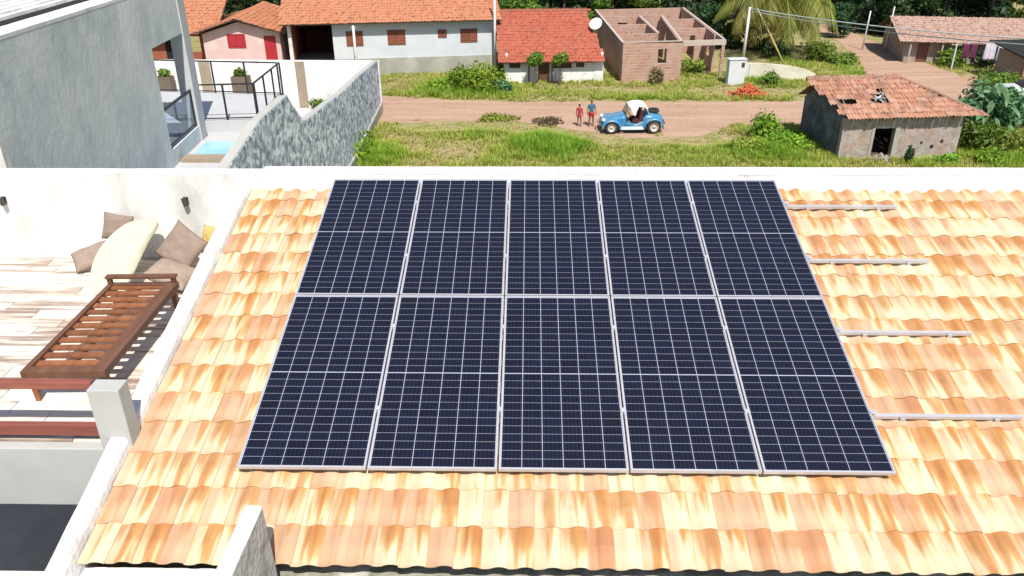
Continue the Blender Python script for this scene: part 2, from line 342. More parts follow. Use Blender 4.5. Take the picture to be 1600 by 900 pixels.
# ground: soil under the grass
def ground_mat(name, a, b_, c, s1, s2, st=(1,1,1)):
    m, nt, b = mat_new(name); L = nt.links.new
    gp = N(nt, 'ShaderNodeNewGeometry')
    n1 = N(nt, 'ShaderNodeTexNoise', Scale=s1, Detail=7.0, Roughness=.62); mp = N(nt, 'ShaderNodeMapping'); mp.inputs['Scale'].default_value = st; L(gp.outputs['Position'], mp.inputs[0]); L(mp.outputs[0], n1.inputs['Vector'])
    n2 = N(nt, 'ShaderNodeTexNoise', Scale=s2, Detail=6.0, Roughness=.7); L(gp.outputs['Position'], n2.inputs['Vector'])
    r1 = ramp(nt, [(.38, a), (.62, b_)], n1.outputs['Fac'])
    r2 = ramp(nt, [(.5, (0,0,0)), (.75, (1,1,1))], n2.outputs['Fac'])
    L(mix_(nt, r2.outputs[0], r1.outputs[0], c), b.inputs['Base Color']); b.inputs['Roughness'].default_value = 1.0; b.inputs['Specular IOR Level'].default_value = .1
    bp = N(nt, 'ShaderNodeBump', Strength=.6, Distance=.06); L(n2.outputs['Fac'], bp.inputs['Height']); L(bp.outputs[0], b.inputs['Normal']); return m
M_ground = ground_mat('grassy_soil', (.19,.22,.05), (.36,.28,.17), (.28,.25,.11), .9, 4.5)
M_road = ground_mat('pink_dirt', (.43,.285,.205), (.345,.215,.15), (.46,.345,.27), .8, 3.2, (.22,1.6,1))

# ------------------------------------------------------------------ ground and road
g = MB(); n = 24
for i in range(n):
    for j in range(n):
        x0, x1 = -500+1000*i/n, -500+1000*(i+1)/n; y0, y1 = -300+1000*j/n, -300+1000*(j+1)/n
        g.quad((x0,y0,0),(x1,y0,0),(x1,y1,0),(x0,y1,0))
o = g.build('ground', M_ground); o['kind'] = 'structure'; o['label'] = 'grassy village ground'
def road_edge(x, s): return .35*mnoise.noise((x*.55, s, 0)) + .18*mnoise.noise((x*2.3, s+5, 0))
mainr = [(-40,44.0,51.0),(-20,43.6,50.8),(-9.4,43.2,50.2),(-5,43.9,49.2),(-1,44.1,48.5),(3,42.0,48.6),(5,40.6,48.7),(9,40.9,48.7),(11,43.0,48.5),(14,43.4,48.6),(18,43.4,49.2),(22,44.0,51),(26,45,53.5),(30,47.5,56),(45,50,58)]
def interp(tab, x):
    for a, c in zip(tab, tab[1:]):
        if a[0] <= x <= c[0]:
            t = (x-a[0])/(c[0]-a[0]); return tuple(a[k]+(c[k]-a[k])*t for k in range(1, len(a)))
    return tab[-1][1:]
g = MB(); xs = np.arange(-40, 45.01, .5); rows = 8; base = 0
for x in xs:
    lo, hi = interp(mainr, x); lo += road_edge(x, 1); hi += road_edge(x, 9)
    for k in range(rows+1): g.v.append((x, lo+(hi-lo)*k/rows, .008))
for i in range(len(xs)-1):
    for k in range(rows):
        a = i*(rows+1)+k; g.f.append((a, a+rows+1, a+rows+2, a+1)); g.m.append(0)
o = g.build('dirt_road', M_road); o['kind'] = 'structure'; o['label'] = 'pinkish dirt road crossing behind the grass'
branch = [(48.5,19.5,30.5),(53,21.8,30.0),(56,23.2,29.9),(60,24.6,29.7),(65,25.6,29.6),(70,26.4,29.4),(76,26.8,29.2),(90,27.5,30)]
g = MB(); ys = np.arange(48.5, 90, .5)
for y in ys:
    lo, hi = interp(branch, y); lo += road_edge(y, 21); hi += road_edge(y, 33)
    for k in range(5): g.v.append((lo+(hi-lo)*k/4, y, .016))
for i in range(len(ys)-1):
    for k in range(4):
        a = i*5+k; g.f.append((a, a+1, a+6, a+5)); g.m.append(0)
o = g.build('dirt_track', M_road); o['kind'] = 'structure'; o['label'] = 'dirt track branching off towards the trees'

# ------------------------------------------------------------------ the tiled house in front
SL = R(14.742); P0 = Vector((-2.349, 5.012, 7.367)); cU, sU = math.cos(SL), math.sin(SL)
def RP(x, u, nn): return Vector((x, P0.y + u*cU - nn*sU, P0.z + u*sU + nn*cU))
house = empty('tiled_house', (0,0,0), 0, 'white house with blended cream and orange clay roof and raised side terrace', 'house')
TN = -.135                                           # tile bed below the solar panels' faces
X0, X1, U0, U1 = -3.35, 7.65, -.80, 4.20
deck = MB(); deck.hexa([RP(X0,U0+.12,TN-.16), RP(X1,U0+.12,TN-.16), RP(X1,U1+.1,TN-.16), RP(X0,U1+.1,TN-.16)],
                       [RP(X0,U0+.12,TN-.035), RP(X1,U0+.12,TN-.035), RP(X1,U1+.1,TN-.035), RP(X0,U1+.1,TN-.035)])
roof = deck.build('roof', M_slate, house)
TW, TL, TF = .2, .335, .385
def tile_geo():
    xs_ = [0,.022,.045,.068,.080,.088,.10,.118,.14,.162,.18,.192,.203,.208]
    def pz(x):
        if x < .08: return .006 + .010*((x-.036)/.044)**2
        t = (x-.08)/.128; return .014 + .025*math.sin(math.pi*min(max(t,0),1))**.75
    V, F, UV = [], [], []
    k = len(xs_)
    for yy, lift in ((0,.018), (TF*.5,.009), (TF,.0)):
        for x in xs_: V.append((x, yy, pz(x)+lift)); UV.append((x/.208, yy/TF))
    for x in xs_: V.append((x, .002, pz(x)+.018-.013)); UV.append((x/.208, 0))
    for r0, r1 in ((0,1),(1,2)):
        for i in range(k-1): F.append((r0*k+i, r0*k+i+1, r1*k+i+1, r1*k+i))
    for i in range(k-1): F.append((3*k+i, 3*k+i+1, i+1, i))
    return np.array(V), np.array(F), np.array(UV)
tV, tF, tUV = tile_geo()
tmesh = [npmesh('tile', tV, tF, M_tile, {'seed': np.full(len(tV), i*1.37)}, True, tUV) for i in range(24)]
ncol = int((X1-X0)/TW); nrow = int(math.ceil((U1-U0)/TL))
spots = []
for r in range(nrow):
    for c in range(ncol):
        x = X0 + c*TW; u = U0 + r*TL
        under = (-2.30 < x < 2.75) and (0.06 < u+.1 and u+TL < 4.2)
        ctr = RP(x+.1, u+.17, TN); d = ctr - cam.location
        z = d.dot(fw); px = 800+1233*d.dot(rt)/z; py = 450+1233*d.dot(dn)/z
        inview = -30 < px < 1640 and -20 < py < 930
        spots.append((under or not inview, z, x, u))
spots.sort(key=lambda t: (t[0], t[1]))
Mrot = Matrix(((1,0,0),(0,cU,-sU),(0,sU,cU))).to_4x4()
bV, bF, bUV, bS = [], [], [], []
for k, (hid, z, x, u) in enumerate(spots):
    T = Matrix.Translation(RP(x+random.uniform(-.003,.003), u+random.uniform(-.006,.006), TN+random.uniform(-.002,.003))) @ Mrot @ Matrix.Rotation(random.uniform(-.009,.009), 4, 'Z')
    if k < 300 and not hid:
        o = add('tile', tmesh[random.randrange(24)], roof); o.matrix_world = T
    else:
        A = np.array(T); bF.append(tF + len(bV)*len(tV)); bV.append(tV @ A[:3,:3].T + A[:3,3]); bUV.append(tUV); bS.append(np.full(len(tV), random.random()*50))
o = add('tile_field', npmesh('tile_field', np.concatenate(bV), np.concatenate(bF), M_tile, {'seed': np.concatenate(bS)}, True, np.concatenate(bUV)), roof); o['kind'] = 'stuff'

def jag(a, b_, n, f):      # points from a to b with an uneven offset
    return [a.lerp(b_, k/n) + f(k) for k in range(n+1)]
# sloping side parapet between terrace and tiles
pb = MB(); rings = []
for k in range(25):
    u = -1.0 + 5.35*k/24; j = lambda s, a=.008: a*mnoise.noise((k*.9, s, 2))
    rings.append([RP(-3.345+j(1,.012), u, TN-.05), RP(-3.365+j(2,.016), u, -.055+j(3)), RP(-3.385+j(4), u, -.02+j(5)), RP(-3.50+j(6), u, -.02+j(7)), RP(-3.51, u, -.04), RP(-3.51, u, -1.4)])
pb.loft(rings); pb.build('parapet', M_parapet, house)
# ridge parapet and terrace back wall (one white wall along the far side)
rw = MB(); rw.box(-9.5, 7.7, 9.245, 9.44, 0, 8.43); rw.build('back_wall', M_white, house)
cp_ = MB()
for k in range(12):
    x0 = -3.3 + k*.92; cp_.box(x0, x0+.917, 9.222, 9.462, 8.432, 8.452+.004*random.random())
cp_.build('coping', M_pink_mortar, house)
fl = MB(); rings = []
for k in range(61):
    x = -3.36 + 11.0*k/60; e = .03*mnoise.noise((x*3, 0, 4)) + .02*math.sin(x*math.pi*2/.2)
    rings.append([RP(x, 4.09+e, TN+.02), RP(x, 4.13+e*.6, TN+.064), RP(x, 4.34, TN+.092), RP(x, 4.37, TN-.1), RP(x, 4.12+e, TN-.1)])
fl.loft(rings); fl.build('mortar_flashing', M_parapet, house, True)
# body walls
bw = MB(); bw.box(-3.50, 7.6, 4.52, 4.72, 0, 6.86); bw.box(-3.50, -3.32, 4.72, 9.245, 0, 7.0); bw.box(7.4, 7.6, 4.72, 9.245, 0, 7.0)
bw.build('wall', M_rubble, house)
ew = MB()
rings = []
for k in range(111):
    x = -2.2 + 9.8*k/110; e = .05*mnoise.noise((x*2.2, 1, 1)) + .03*mnoise.noise((x*7, 3, 1))
    rings.append([(x, 4.06+e, 6.60), (x, 4.10+e, 6.80+e*.8), (x, 4.50, 6.86+e*.5), (x, 4.52, 6.60)])
ew.loft(rings); ew.build('rubble_ledge', M_rubble, house)
ld = MB(); ld.box(-3.62, -2.2, 3.2, 4.36, 5.4, 6.93); ld.box(-9.5, -3.622, 3.2, 4.34, 3.5, 6.90); ld.build('front_ledge', M_white, house, bevel=.012)
# concrete fin standing in front of the eave
fin = MB(); rings = []
for k in range(13):
    y = 4.24 - 1.6*k/12; j = lambda s: .012*mnoise.noise((k*.8, s, 6)); zt = 7.655
    rings.append([(-1.83+j(1), y, 5.2), (-1.845+j(2), y, 6.9+j(3)), (-1.865+j(4), y, zt+j(5)-.012), (-1.885, y, zt+j(5)), (-1.975, y, zt+j(6)), (-1.99+j(7), y, zt-.015), (-2.02, y, 6.4), (-2.03, y, 5.2)])
fin.loft(rings); fo = fin.build('concrete_fin', [M_conc_shade, M_parapet], house)
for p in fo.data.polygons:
    if p.normal.z > .5 or p.normal.x < -.5: p.material_index = 1  # right side stays rough concrete, its shade painted in as darker grey
# terrace
tr_ = MB(); tr_.box(-9.5, -3.505, 5.40, 9.243, 7.08, 7.286); terr = tr_.build('terrace_slab', M_grout, house)
bm_ = MB(); bm_.box(-9.5, -3.512, 5.30, 5.398, 6.68, 7.30); bm_.build('front_beam', M_greywhite, house, bevel=.008)
m, nt, b = mat_new('wood_look_plank_tile'); L = nt.links.new
oi = N(nt, 'ShaderNodeObjectInfo'); tc = N(nt, 'ShaderNodeTexCoord'); ad = N(nt, 'ShaderNodeVectorMath'); ad.operation = 'MULTIPLY_ADD'
cx = N(nt, 'ShaderNodeCombineXYZ'); [L(oi.outputs['Random'], cx.inputs[i]) for i in range(3)]
L(cx.outputs[0], ad.inputs[0]); ad.inputs[1].default_value = (91, 47, 13); L(tc.outputs['Object'], ad.inputs[2])
mp = N(nt, 'ShaderNodeMapping'); mp.inputs['Scale'].default_value = (1.1, 13, 1); L(ad.outputs[0], mp.inputs[0])
nz = N(nt, 'ShaderNodeTexNoise', Scale=1.0, Detail=5.0, Roughness=.6); L(mp.outputs[0], nz.inputs['Vector'])
fac = math_(nt, 'ADD', nz.outputs['Fac'], math_(nt, 'MULTIPLY_ADD', oi.outputs['Random'], .22, -.11))
r_ = ramp(nt, [(.42, (.70,.66,.60)), (.52, (.60,.53,.45)), (.58, (.40,.31,.245)), (.70, (.24,.17,.13))], fac)
L(r_.outputs[0], b.inputs['Base Color']); b.inputs['Roughness'].default_value = .45; M_plank = m
pmesh = {}
for ln in (1.2, 1.0, .8, .6, .4, .2):
    q = MB(); e = ln-.006; q.hexa([(0,0,0),(e,0,0),(e,.194,0),(0,.194,0)], [(.002,.002,.022),(e-.002,.002,.022),(e-.002,.192,.022),(.002,.192,.022)]); pmesh[ln] = q.mesh('plank', M_plank)
y = 5.402; r = 0
while y + .19 < 9.245:
    x = -3.512; ln = (.4, .8, 1.2, .2, .6)[r % 5]            # first plank of each course is cut to stagger the joints
    while x > -8.6:
        o = add('plank', pmesh[ln], terr); o.location = (x-ln, y, 7.288); x -= ln; ln = 1.2
    y += .1965; r += 1
pl = MB(); pl.box(-3.60, -3.335, 5.30, 5.47, 7.0, 7.895); pl.build('pillar', M_greywhite, house, bevel=.008)
hr = empty('wooden_railing', (-6, 5.40, 7.30), 0, 'red brown varnished two bar railing along the terrace edge', 'railing')
for z0, z1, yy in ((.545,.615,.035), (.075,.185,.03)):
    q = MB(); q.box(-3.2, 2.396, -.02, -.02+yy*2, z0, z1); q.build('rail', M_handrail, hr, bevel=.008)
q = MB(); q.box(-1.3, -1.22, -.02, .05, 0, .545); q.build('post', M_handrail, hr)
pt = MB(); pt.box(-14, -3.5, 4.35, 9.24, 3.2, 3.5); o = pt.build('lower_patio', M_patio); o['kind'] = 'structure'; o['label'] = 'shaded dark grey patio below the terrace'
for x, nm in ((-6.6, 'dark wall spotlight on the white terrace wall at the left picture edge'), (-4.29, 'dark wall spotlight on the white terrace wall above the cushions')):
    e = empty('wall_lamp', (x, 9.245, 8.08), 0, nm, 'wall lamp', 'spotlights on the terrace wall')
    q = MB(); q.box(-.03,.03,-.012,0,-.045,.045); q.build('wall_plate', M_lamp, e)
    q = MB(); q.tube([(0,-.012,.02),(0,-.04,.02)], .012, 8); q.tube([(0.015,-.06,-.055),(-.012,-.045,.045)], .032, 12); q.build('lamp_head', M_lamp, e)

# ------------------------------------------------------------------ solar panels, rails
PW, PL_, PG = 1.0445, 2.082, .0145
fm = MB(); fwid = .013; th = .035
fm.box(0, PW, 0, fwid, -th, 0); fm.box(0, PW, PL_-fwid, PL_, -th, 0); fm.box(0, fwid, fwid, PL_-fwid, -th, 0); fm.box(PW-fwid, PW, fwid, PL_-fwid, -th, 0)
frame_me = fm.mesh('frame', M_alu)
bs = MB(); bs.box(fwid, PW-fwid, fwid, PL_-fwid, -.012, -.0075); bs_me = bs.mesh('backsheet', M_backsheet)
gm_ = MB(); gm_.box(fwid, PW-fwid, fwid, PL_-fwid, -.0055, -.0025); gl_me = gm_.mesh('glass', M_pglass)
cwid, cht, gx, gy, gmid = .1632, .0816, .0052, .0031, .0105
cm = MB(); cm.box(0, cwid, 0, cht, 0, .0008); cell_me = cm.mesh('cell', M_cell)
cx0 = (PW-(6*cwid+5*gx))/2; cy0 = (PL_-(24*cht+22*gy+gmid))/2
hor = ['leftmost', 'second from the left', 'middle', 'second from the right', 'rightmost']; ver = ['lower row, nearest the eave', 'upper row, against the ridge']
for j in range(2):
    for i in range(5):
        p = RP(P0.x + i*(PW+PG), j*(PL_+PG), 0)
        e = empty('solar_panel', p, 0, f'dark blue solar panel, {hor[i]} of the {ver[j]}', 'solar panel', 'solar panels on the tiled roof'); e.rotation_euler = (SL, 0, 0)
        add('frame', frame_me, e); add('backsheet', bs_me, e); add('glass', gl_me, e)
        for a in range(6):
            for c in range(24):
                o = add('cell', cell_me, e); o.location = (cx0+a*(cwid+gx), cy0+c*cht+c*gy+(gmid-gy if c > 11 else 0), -.0073)
rail_m = MB(); rail_m.box(0, 6.565, -.016, .016, -.070, -.0362)
rail_me = rail_m.mesh('channel', M_alu)
clm = MB(); clm.box(-.024,.024,-.022,.022,.001,.006); clm.box(-.008,.008,-.022,.022,-.036,.001); clm.tube([(0,0,.006),(0,0,.013)], .007, 8); cl_me = clm.mesh('clamp', M_alu)
ftm = MB(); ftm.box(-.02,.02,-.035,-.0202,-.118,-.045); ftm.box(-.02,.02,-.075,-.035,-.125,-.118); ft_me = ftm.mesh('bracket', M_alu)
for k, (u, lb) in enumerate(((.62, 'aluminium mounting rail nearest the eave, running out of the picture'), (1.64, 'aluminium mounting rail, second up from the eave'), (2.72, 'aluminium mounting rail, third up from the eave'), (3.70, 'aluminium mounting rail nearest the ridge'))):
    e = empty('mounting_rail', RP(-2.345, u, 0), 0, lb, 'mounting rail', 'rails under the solar panels'); e.rotation_euler = (SL, 0, 0)
    o = add('channel', rail_me, e)
    for i in range(1, 5): o = add('clamp', cl_me, e); o.location = (-.004+i*(PW+PG)-PG/2, 0, 0)
    o = add('clamp', cl_me, e); o.location = (5.298, 0, 0)
    for x in (.4, 1.6, 2.8, 4.0, 5.55, 6.35): o = add('bracket', ft_me, e); o.location = (x, 0, 0)

# ------------------------------------------------------------------ terrace furniture
be = empty('slatted_bench', (-4.585, 5.93, 7.31), R(2.0), 'low brown slatted wooden lounger on the terrace', 'lounger')
BW, BL, BH = .765, 1.84, .35
q = MB(); q.box(0,.055,0,BL,BH-.07,BH); q.build('side_rail', M_wood_dark, be, bevel=.004)
q = MB(); q.box(BW-.13,BW,0,BL,BH-.07,BH+.004); q.build('side_rail', M_wood_dark, be, bevel=.004)
q = MB(); q.box(.056,BW-.131,0,.10,BH-.07,BH-.002); q.build('end_rail', M_wood_dark, be, bevel=.004)
q = MB(); q.box(.056,BW-.131,BL-.06,BL,BH-.07,BH-.002); q.build('end_rail', M_wood_dark, be, bevel=.004)
sl = MB(); sl.box(.056,BW-.131,0,.078,BH-.045,BH-.022); sme = sl.mesh('slat', M_wood)
for k in range(12): o = add('slat', sme, be); o.location = (0, .155+k*.143, 0)
q = MB(); q.box(.30,.36,.1,BL-.06,BH-.10,BH-.047); q.build('spine', M_wood_dark, be)
for x, y in ((.03,.04),(BW-.075,.04),(.03,BL-.09),(BW-.075,BL-.09)):
    q = MB(); q.hexa([(x+.005,y+.005,0),(x+.045,y+.005,0),(x+.045,y+.05,0),(x+.005,y+.05,0)], [(x-.005,y-.005,BH-.071),(x+.055,y-.005,BH-.071),(x+.055,y+.06,BH-.071),(x-.005,y+.06,BH-.071)]); q.build('leg', M_wood, be)
for x in (.005, BW-.06):
    q = MB(); q.box(x,x+.045,BL-.055,BL-.01,BH+.005,BH+.065); q.build('upright', M_wood_dark, be)
q = MB(); q.box(-.005,BW,BL-.07,BL+.01,BH+.066,BH+.095); q.build('headboard_bar', M_wood_dark, be, bevel=.004)
def pillow(name, loc, rot, size, mat, label, cat='cushion', group='cushions heaped in the terrace corner', seed=0, bend=0.0):
    n = 18; V, F = [], []
    for i in range(n+1):
        for j in range(n+1):
            for s_ in (1,):
                pass
    sx_, sy_, sz_ = size
    def pt(u, v, side):
        e = (max(0, 1-abs(u)**2.6)*max(0, 1-abs(v)**2.6))**.42
        pin = 1 - .07*(abs(u)*abs(v))**1.0*0 + 0
        x = u*sx_/2*(1-.06*(1-abs(v))**0*(v*v)*0 - .05*(1-v*v)*abs(u)); y = v*sy_/2*(1-.05*(1-u*u)*abs(v))
        w_ = .10*mnoise.noise((u*2.2+seed, v*2.2, seed)) + .05*mnoise.noise((u*6+seed, v*6, side))
        z = side*sz_/2*e*(1+w_*1.6) + bend*(v*v-.3) + .012*mnoise.noise((u*3, v*3+seed, 8))
        return (x, y, z)
    idx = {}
    for side in (1, -1):
        for i in range(n+1):
            for j in range(n+1):
                edge = i in (0, n) or j in (0, n)
                k_ = (i, j, 0 if edge else side)
                if k_ not in idx: idx[k_] = len(V); V.append(pt(-1+2*i/n, -1+2*j/n, 0 if edge else side))
        for i in range(n):
            for j in range(n):
                g_ = [idx[(a, c, 0 if (a in (0,n) or c in (0,n)) else side)] for a, c in ((i,j),(i+1,j),(i+1,j+1),(i,j+1))]
                F.append(g_ if side == 1 else g_[::-1])
    me = bpy.data.meshes.new(name); me.from_pydata(V, [], F); me.materials.append(mat); me.polygons.foreach_set('use_smooth', [True]*len(F)); me.update()
    o = add(name, me); o.location = loc; o.rotation_euler = tuple(R(a) for a in rot); tag(o, label, cat, group); return o
pillow('cushion', (-5.16, 9.10, 7.77), (72, 12, 4), (.36,.34,.11), M_fabric_brown, 'taupe square cushion standing upright against the white terrace wall', seed=3)
pillow('cushion', (-5.46, 8.90, 7.46), (22, -14, 28), (.46,.36,.15), M_fabric_brown, 'taupe cushion lying on the floor left of the cream mattress', seed=11)
pillow('cushion', (-4.22, 8.72, 7.66), (52, 24, -28), (.52,.50,.16), M_fabric_brown, 'large taupe cushion leaning right of the cream mattress', seed=17)
pillow('cushion', (-4.24, 8.38, 7.47), (8, 14, -12), (.56,.42,.16), M_fabric_brown, 'taupe cushion lying flat behind the lounger head', seed=23)
pillow('cushion', (-3.95, 9.0, 7.62), (70, 0, -20), (.30,.40,.12), M_fabric_yellow, 'mustard yellow cushion in the terrace corner by the roof parapet', seed=29)
# folded cream mattress, arched over the heap
path = [(-4.80,7.92,7.36),(-4.83,8.05,7.50),(-4.86,8.3,7.61),(-4.87,8.55,7.70),(-4.80,8.80,7.82),(-4.74,8.98,7.87),(-4.72,9.10,7.84)]
mt = MB(); rings = []
for k, p in enumerate(path):
    p = Vector(p); d = (Vector(path[min(k+1,6)])-Vector(path[max(k-1,0)])).normalized(); sdv = Vector((1, .12, -.10)).normalized(); up = sdv.cross(d).normalized()
    hw = (.15,.215,.24,.25,.225,.165,.08)[k]; ht = (.035,.06,.075,.08,.075,.06,.03)[k]; ring = []
    for j in range(20):
        t = 2*math.pi*j/20; c_, s_ = math.cos(t), math.sin(t)
        wv_ = 1+.22*mnoise.noise((k*1.7, j*.9, 3))
        ring.append(p + sdv*hw*math.copysign(abs(c_)**.7, c_)*wv_ + up*ht*math.copysign(abs(s_)**.8, s_)*wv_)
    rings.append(ring)
mt.loft(rings); o = mt.build('mattress', M_fabric_cream, None, True); ss = o.modifiers.new('sub', 'SUBSURF'); ss.levels = ss.render_levels = 2
tag(o, 'long cream canvas mattress slumped over the cushion heap', 'mattress')

# ------------------------------------------------------------------ neighbour's grey house, deck, walls
def wall_grid(mb, x0, x1, z0, z1, y0, y1, holes, m=0):
    xs_ = sorted({x0, x1, *[h[0] for h in holes], *[h[1] for h in holes]}); zs_ = sorted({z0, z1, *[h[2] for h in holes], *[h[3] for h in holes]})
    xs_ = [x for x in xs_ if x0 <= x <= x1]; zs_ = [z for z in zs_ if z0 <= z <= z1]
    nx, nz_ = len(xs_)-1, len(zs_)-1
    solid = lambda i, k: 0 <= i < nx and 0 <= k < nz_ and not any(h[0] < (xs_[i]+xs_[i+1])/2 < h[1] and h[2] < (zs_[k]+zs_[k+1])/2 < h[3] for h in holes)
    for i in range(nx):
        for k in range(nz_):
            if not solid(i, k): continue
            a, b_, c, d = xs_[i], xs_[i+1], zs_[k], zs_[k+1]
            mb.quad((a,y0,c),(b_,y0,c),(b_,y0,d),(a,y0,d), m); mb.quad((b_,y1,c),(a,y1,c),(a,y1,d),(b_,y1,d), m)
            if not solid(i-1,k): mb.quad((a,y1,c),(a,y0,c),(a,y0,d),(a,y1,d), m)
            if not solid(i+1,k): mb.quad((b_,y0,c),(b_,y1,c),(b_,y1,d),(b_,y0,d), m)
            if not solid(i,k-1): mb.quad((a,y1,c),(b_,y1,c),(b_,y0,c),(a,y0,c), m)
            if not solid(i,k+1): mb.quad((a,y0,d),(b_,y0,d),(b_,y1,d),(a,y1,d), m)
    return mb
nb = empty('grey_house', (-8.75, 13.0, 0), R(95.085), 'two storey neighbour house with blotchy grey cement side wall', 'house')
q = MB(); wall_grid(q, -.36, 9.45, 0, 9.36, 0, .2, [(7.0, 9.45, 5.5, 8.09)]); q.build('side_wall', M_plaster, nb)
q = MB(); q.box(-.52, -.362, .0, 9, 0, 9.6); q.build('front_wall', M_white, nb)
q = MB(); q.box(9.452, 10.0, -.03, .35, 0, 9.36); q.build('column', M_ltgrey, nb)
q = MB(); q.box(7.0, 7.2, .2, 6, 5.5, 8.3); q.box(-.36, 9.9, .36, 8, 8.3, 9.34); q.build('upper_block', M_plaster, nb)
q = MB(); q.box(7.2, 9.9, .36, 6, 5.2, 5.49); q.build('veranda_floor', M_deck, nb)
q = MB(); q.box(-.36, 9.44, -.004, .5, 9.362, 9.43); q.build('roof_coping', M_white, nb)
q = MB(); q.box(-.3, 9.95, .502, .86, 9.345, 9.426); q.build('gutter', M_dark, nb)
q = MB()
for k in range(26):
    y0 = .90+k*.26; q.hexa([(-.3,y0,9.36+k*.012),(9.9,y0,9.36+k*.012),(9.9,y0+.25,9.36+k*.012),(-.3,y0+.25,9.36+k*.012)], [(-.3,y0+.03,9.47+k*.012),(9.9,y0+.03,9.47+k*.012),(9.9,y0+.20,9.47+k*.012),(-.3,y0+.20,9.47+k*.012)])
o = q.build('sheet_roof', M_white, nb); o['kind'] = 'stuff'
# glass guard in the side opening
gg = MB(); gg.box(7.02,9.44,.04,.09,6.50,6.56); gg.box(7.02,9.44,.04,.09,5.56,5.60); gg.box(7.02,7.07,.04,.09,5.51,6.5); gg.box(9.38,9.43,.04,.09,5.51,6.5)
gd = gg.build('guard_rail', M_black, nb)
q = MB(); q.box(7.08,9.37,.058,.07,5.61,6.49); q.build('glass', M_railglass, gd)
# deck behind, with black railing
dk = empty('roof_deck', (-8.04, 23.1, 0), R(172), 'pale raised deck with thin black metal railing behind the grey house', 'deck')
# local x runs left, local y runs towards the camera after the half turn
def D(x, y): v_ = Matrix.Rotation(-R(172), 3, 'Z') @ Vector((x+8.04, y-23.1, 0)); return (v_.x, v_.y)
def quad_prism(mb, pts, z0, z1): mb.hexa([(*D(*p), z0) for p in pts], [(*D(*p), z1) for p in pts])
q = MB(); quad_prism(q, [(-9.9,22.9),(-8.0,23.1),(-8.15,26.45),(-13.2,27.0)], 5.16, 5.5); q.build('floor_slab', M_deck, dk)
q = MB(); quad_prism(q, [(-9.6,19.3),(-7.62,19.3),(-7.95,23.05),(-9.85,22.86)], 4.7, 5.06); q.build('pool_terrace', M_deck, dk)
q = MB(); quad_prism(q, [(-9.3,20.9),(-7.95,20.9),(-8.2,22.3),(-9.4,22.3)], 5.064, 5.072); q.build('pool_water', M_water, dk)
q = MB(); quad_prism(q, [(-9.35,20.3),(-7.75,20.3),(-7.8,20.75),(-9.35,20.75)], 5.064, 5.16); q.build('pool_step', M_tan, dk)
def railing_run(a, b_, nposts, z=5.5, h=1.05):
    q = MB(); a = Vector((*D(*a), z)); b_ = Vector((*D(*b_), z)); u = Vector((0,0,1))
    q.bar(a+u*h, b_+u*h, .045, .04); q.bar(a+u*.06, b_+u*.06, .035, .03)
    q.build('rail', M_black, dk)
    for k in range(nposts):
        p = a.lerp(b_, k/(nposts-1)); s_ = MB(); s_.box(p.x-.022, p.x+.022, p.y-.022, p.y+.022, z, z+h-.02); s_.build('post', M_black, dk)
railing_run((-9.85,22.98),(-8.10,23.18), 3); railing_run((-8.10,23.26),(-8.24,26.36), 4); railing_run((-8.32,26.36),(-12.9,26.9), 5)
# stone boundary wall
bl = empty('stone_wall', (-7.34, 18.32, 0), R(92.825), 'tall mottled blue stone boundary wall with stepped top', 'wall')
prof = [(-6,5.4),(-3,5.45),(0,5.5),(3.2,5.85),(6.63,5.78),(7.4,5.2),(8.4,4.5),(9,4.39),(12.5,4.1),(16,3.77),(20.7,3.5),(24,3.22),(27.9,2.95)]
q = MB(); rings = [[(s_,0,-.1),(s_,0,z),(s_,.26,z),(s_,.26,-.1)] for s_, z in prof]; q.loft(rings); q.build('stone_face', M_stone, bl)
q = MB(); rings = [[(s_,.015,z+.002),(s_,.015,z+.03),(s_,.28,z+.03),(s_,.28,z+.002)] for s_, z in prof]; q.loft(rings); q.build('coping', M_greywhite, bl)
q = MB(); q.box(14, 27.9, -.10, -.002, 0, .55); q.build('plinth', M_plinth, bl)
# white rear wall of that lot
rw_ = empty('white_wall', (-24, 47.5, 0), R(-1.872), 'white rendered rear wall with tan stone pilasters', 'wall')
q = MB(); q.box(-6, 15.2, 0, .22, 0, 2.76); q.build('wall_face', M_white, rw_)
for a, c in ((4.4,5.05),(10.2,10.75)): q = MB(); q.box(a, c, -.06, -.002, 0, 2.72); q.build('pilaster', M_tan, rw_)
o = MB().box(-13.2, -8.9, 46.85, 47.2, 0, .02); 
lot = MB(); lot.quad((-26,27,.012),(-8.2,27,.012),(-8.9,46.9,.012),(-26,47.3,.012)); o = lot.build('pale_paving', M_deck); o['kind'] = 'structure'; o['label'] = 'pale paving behind the deck'

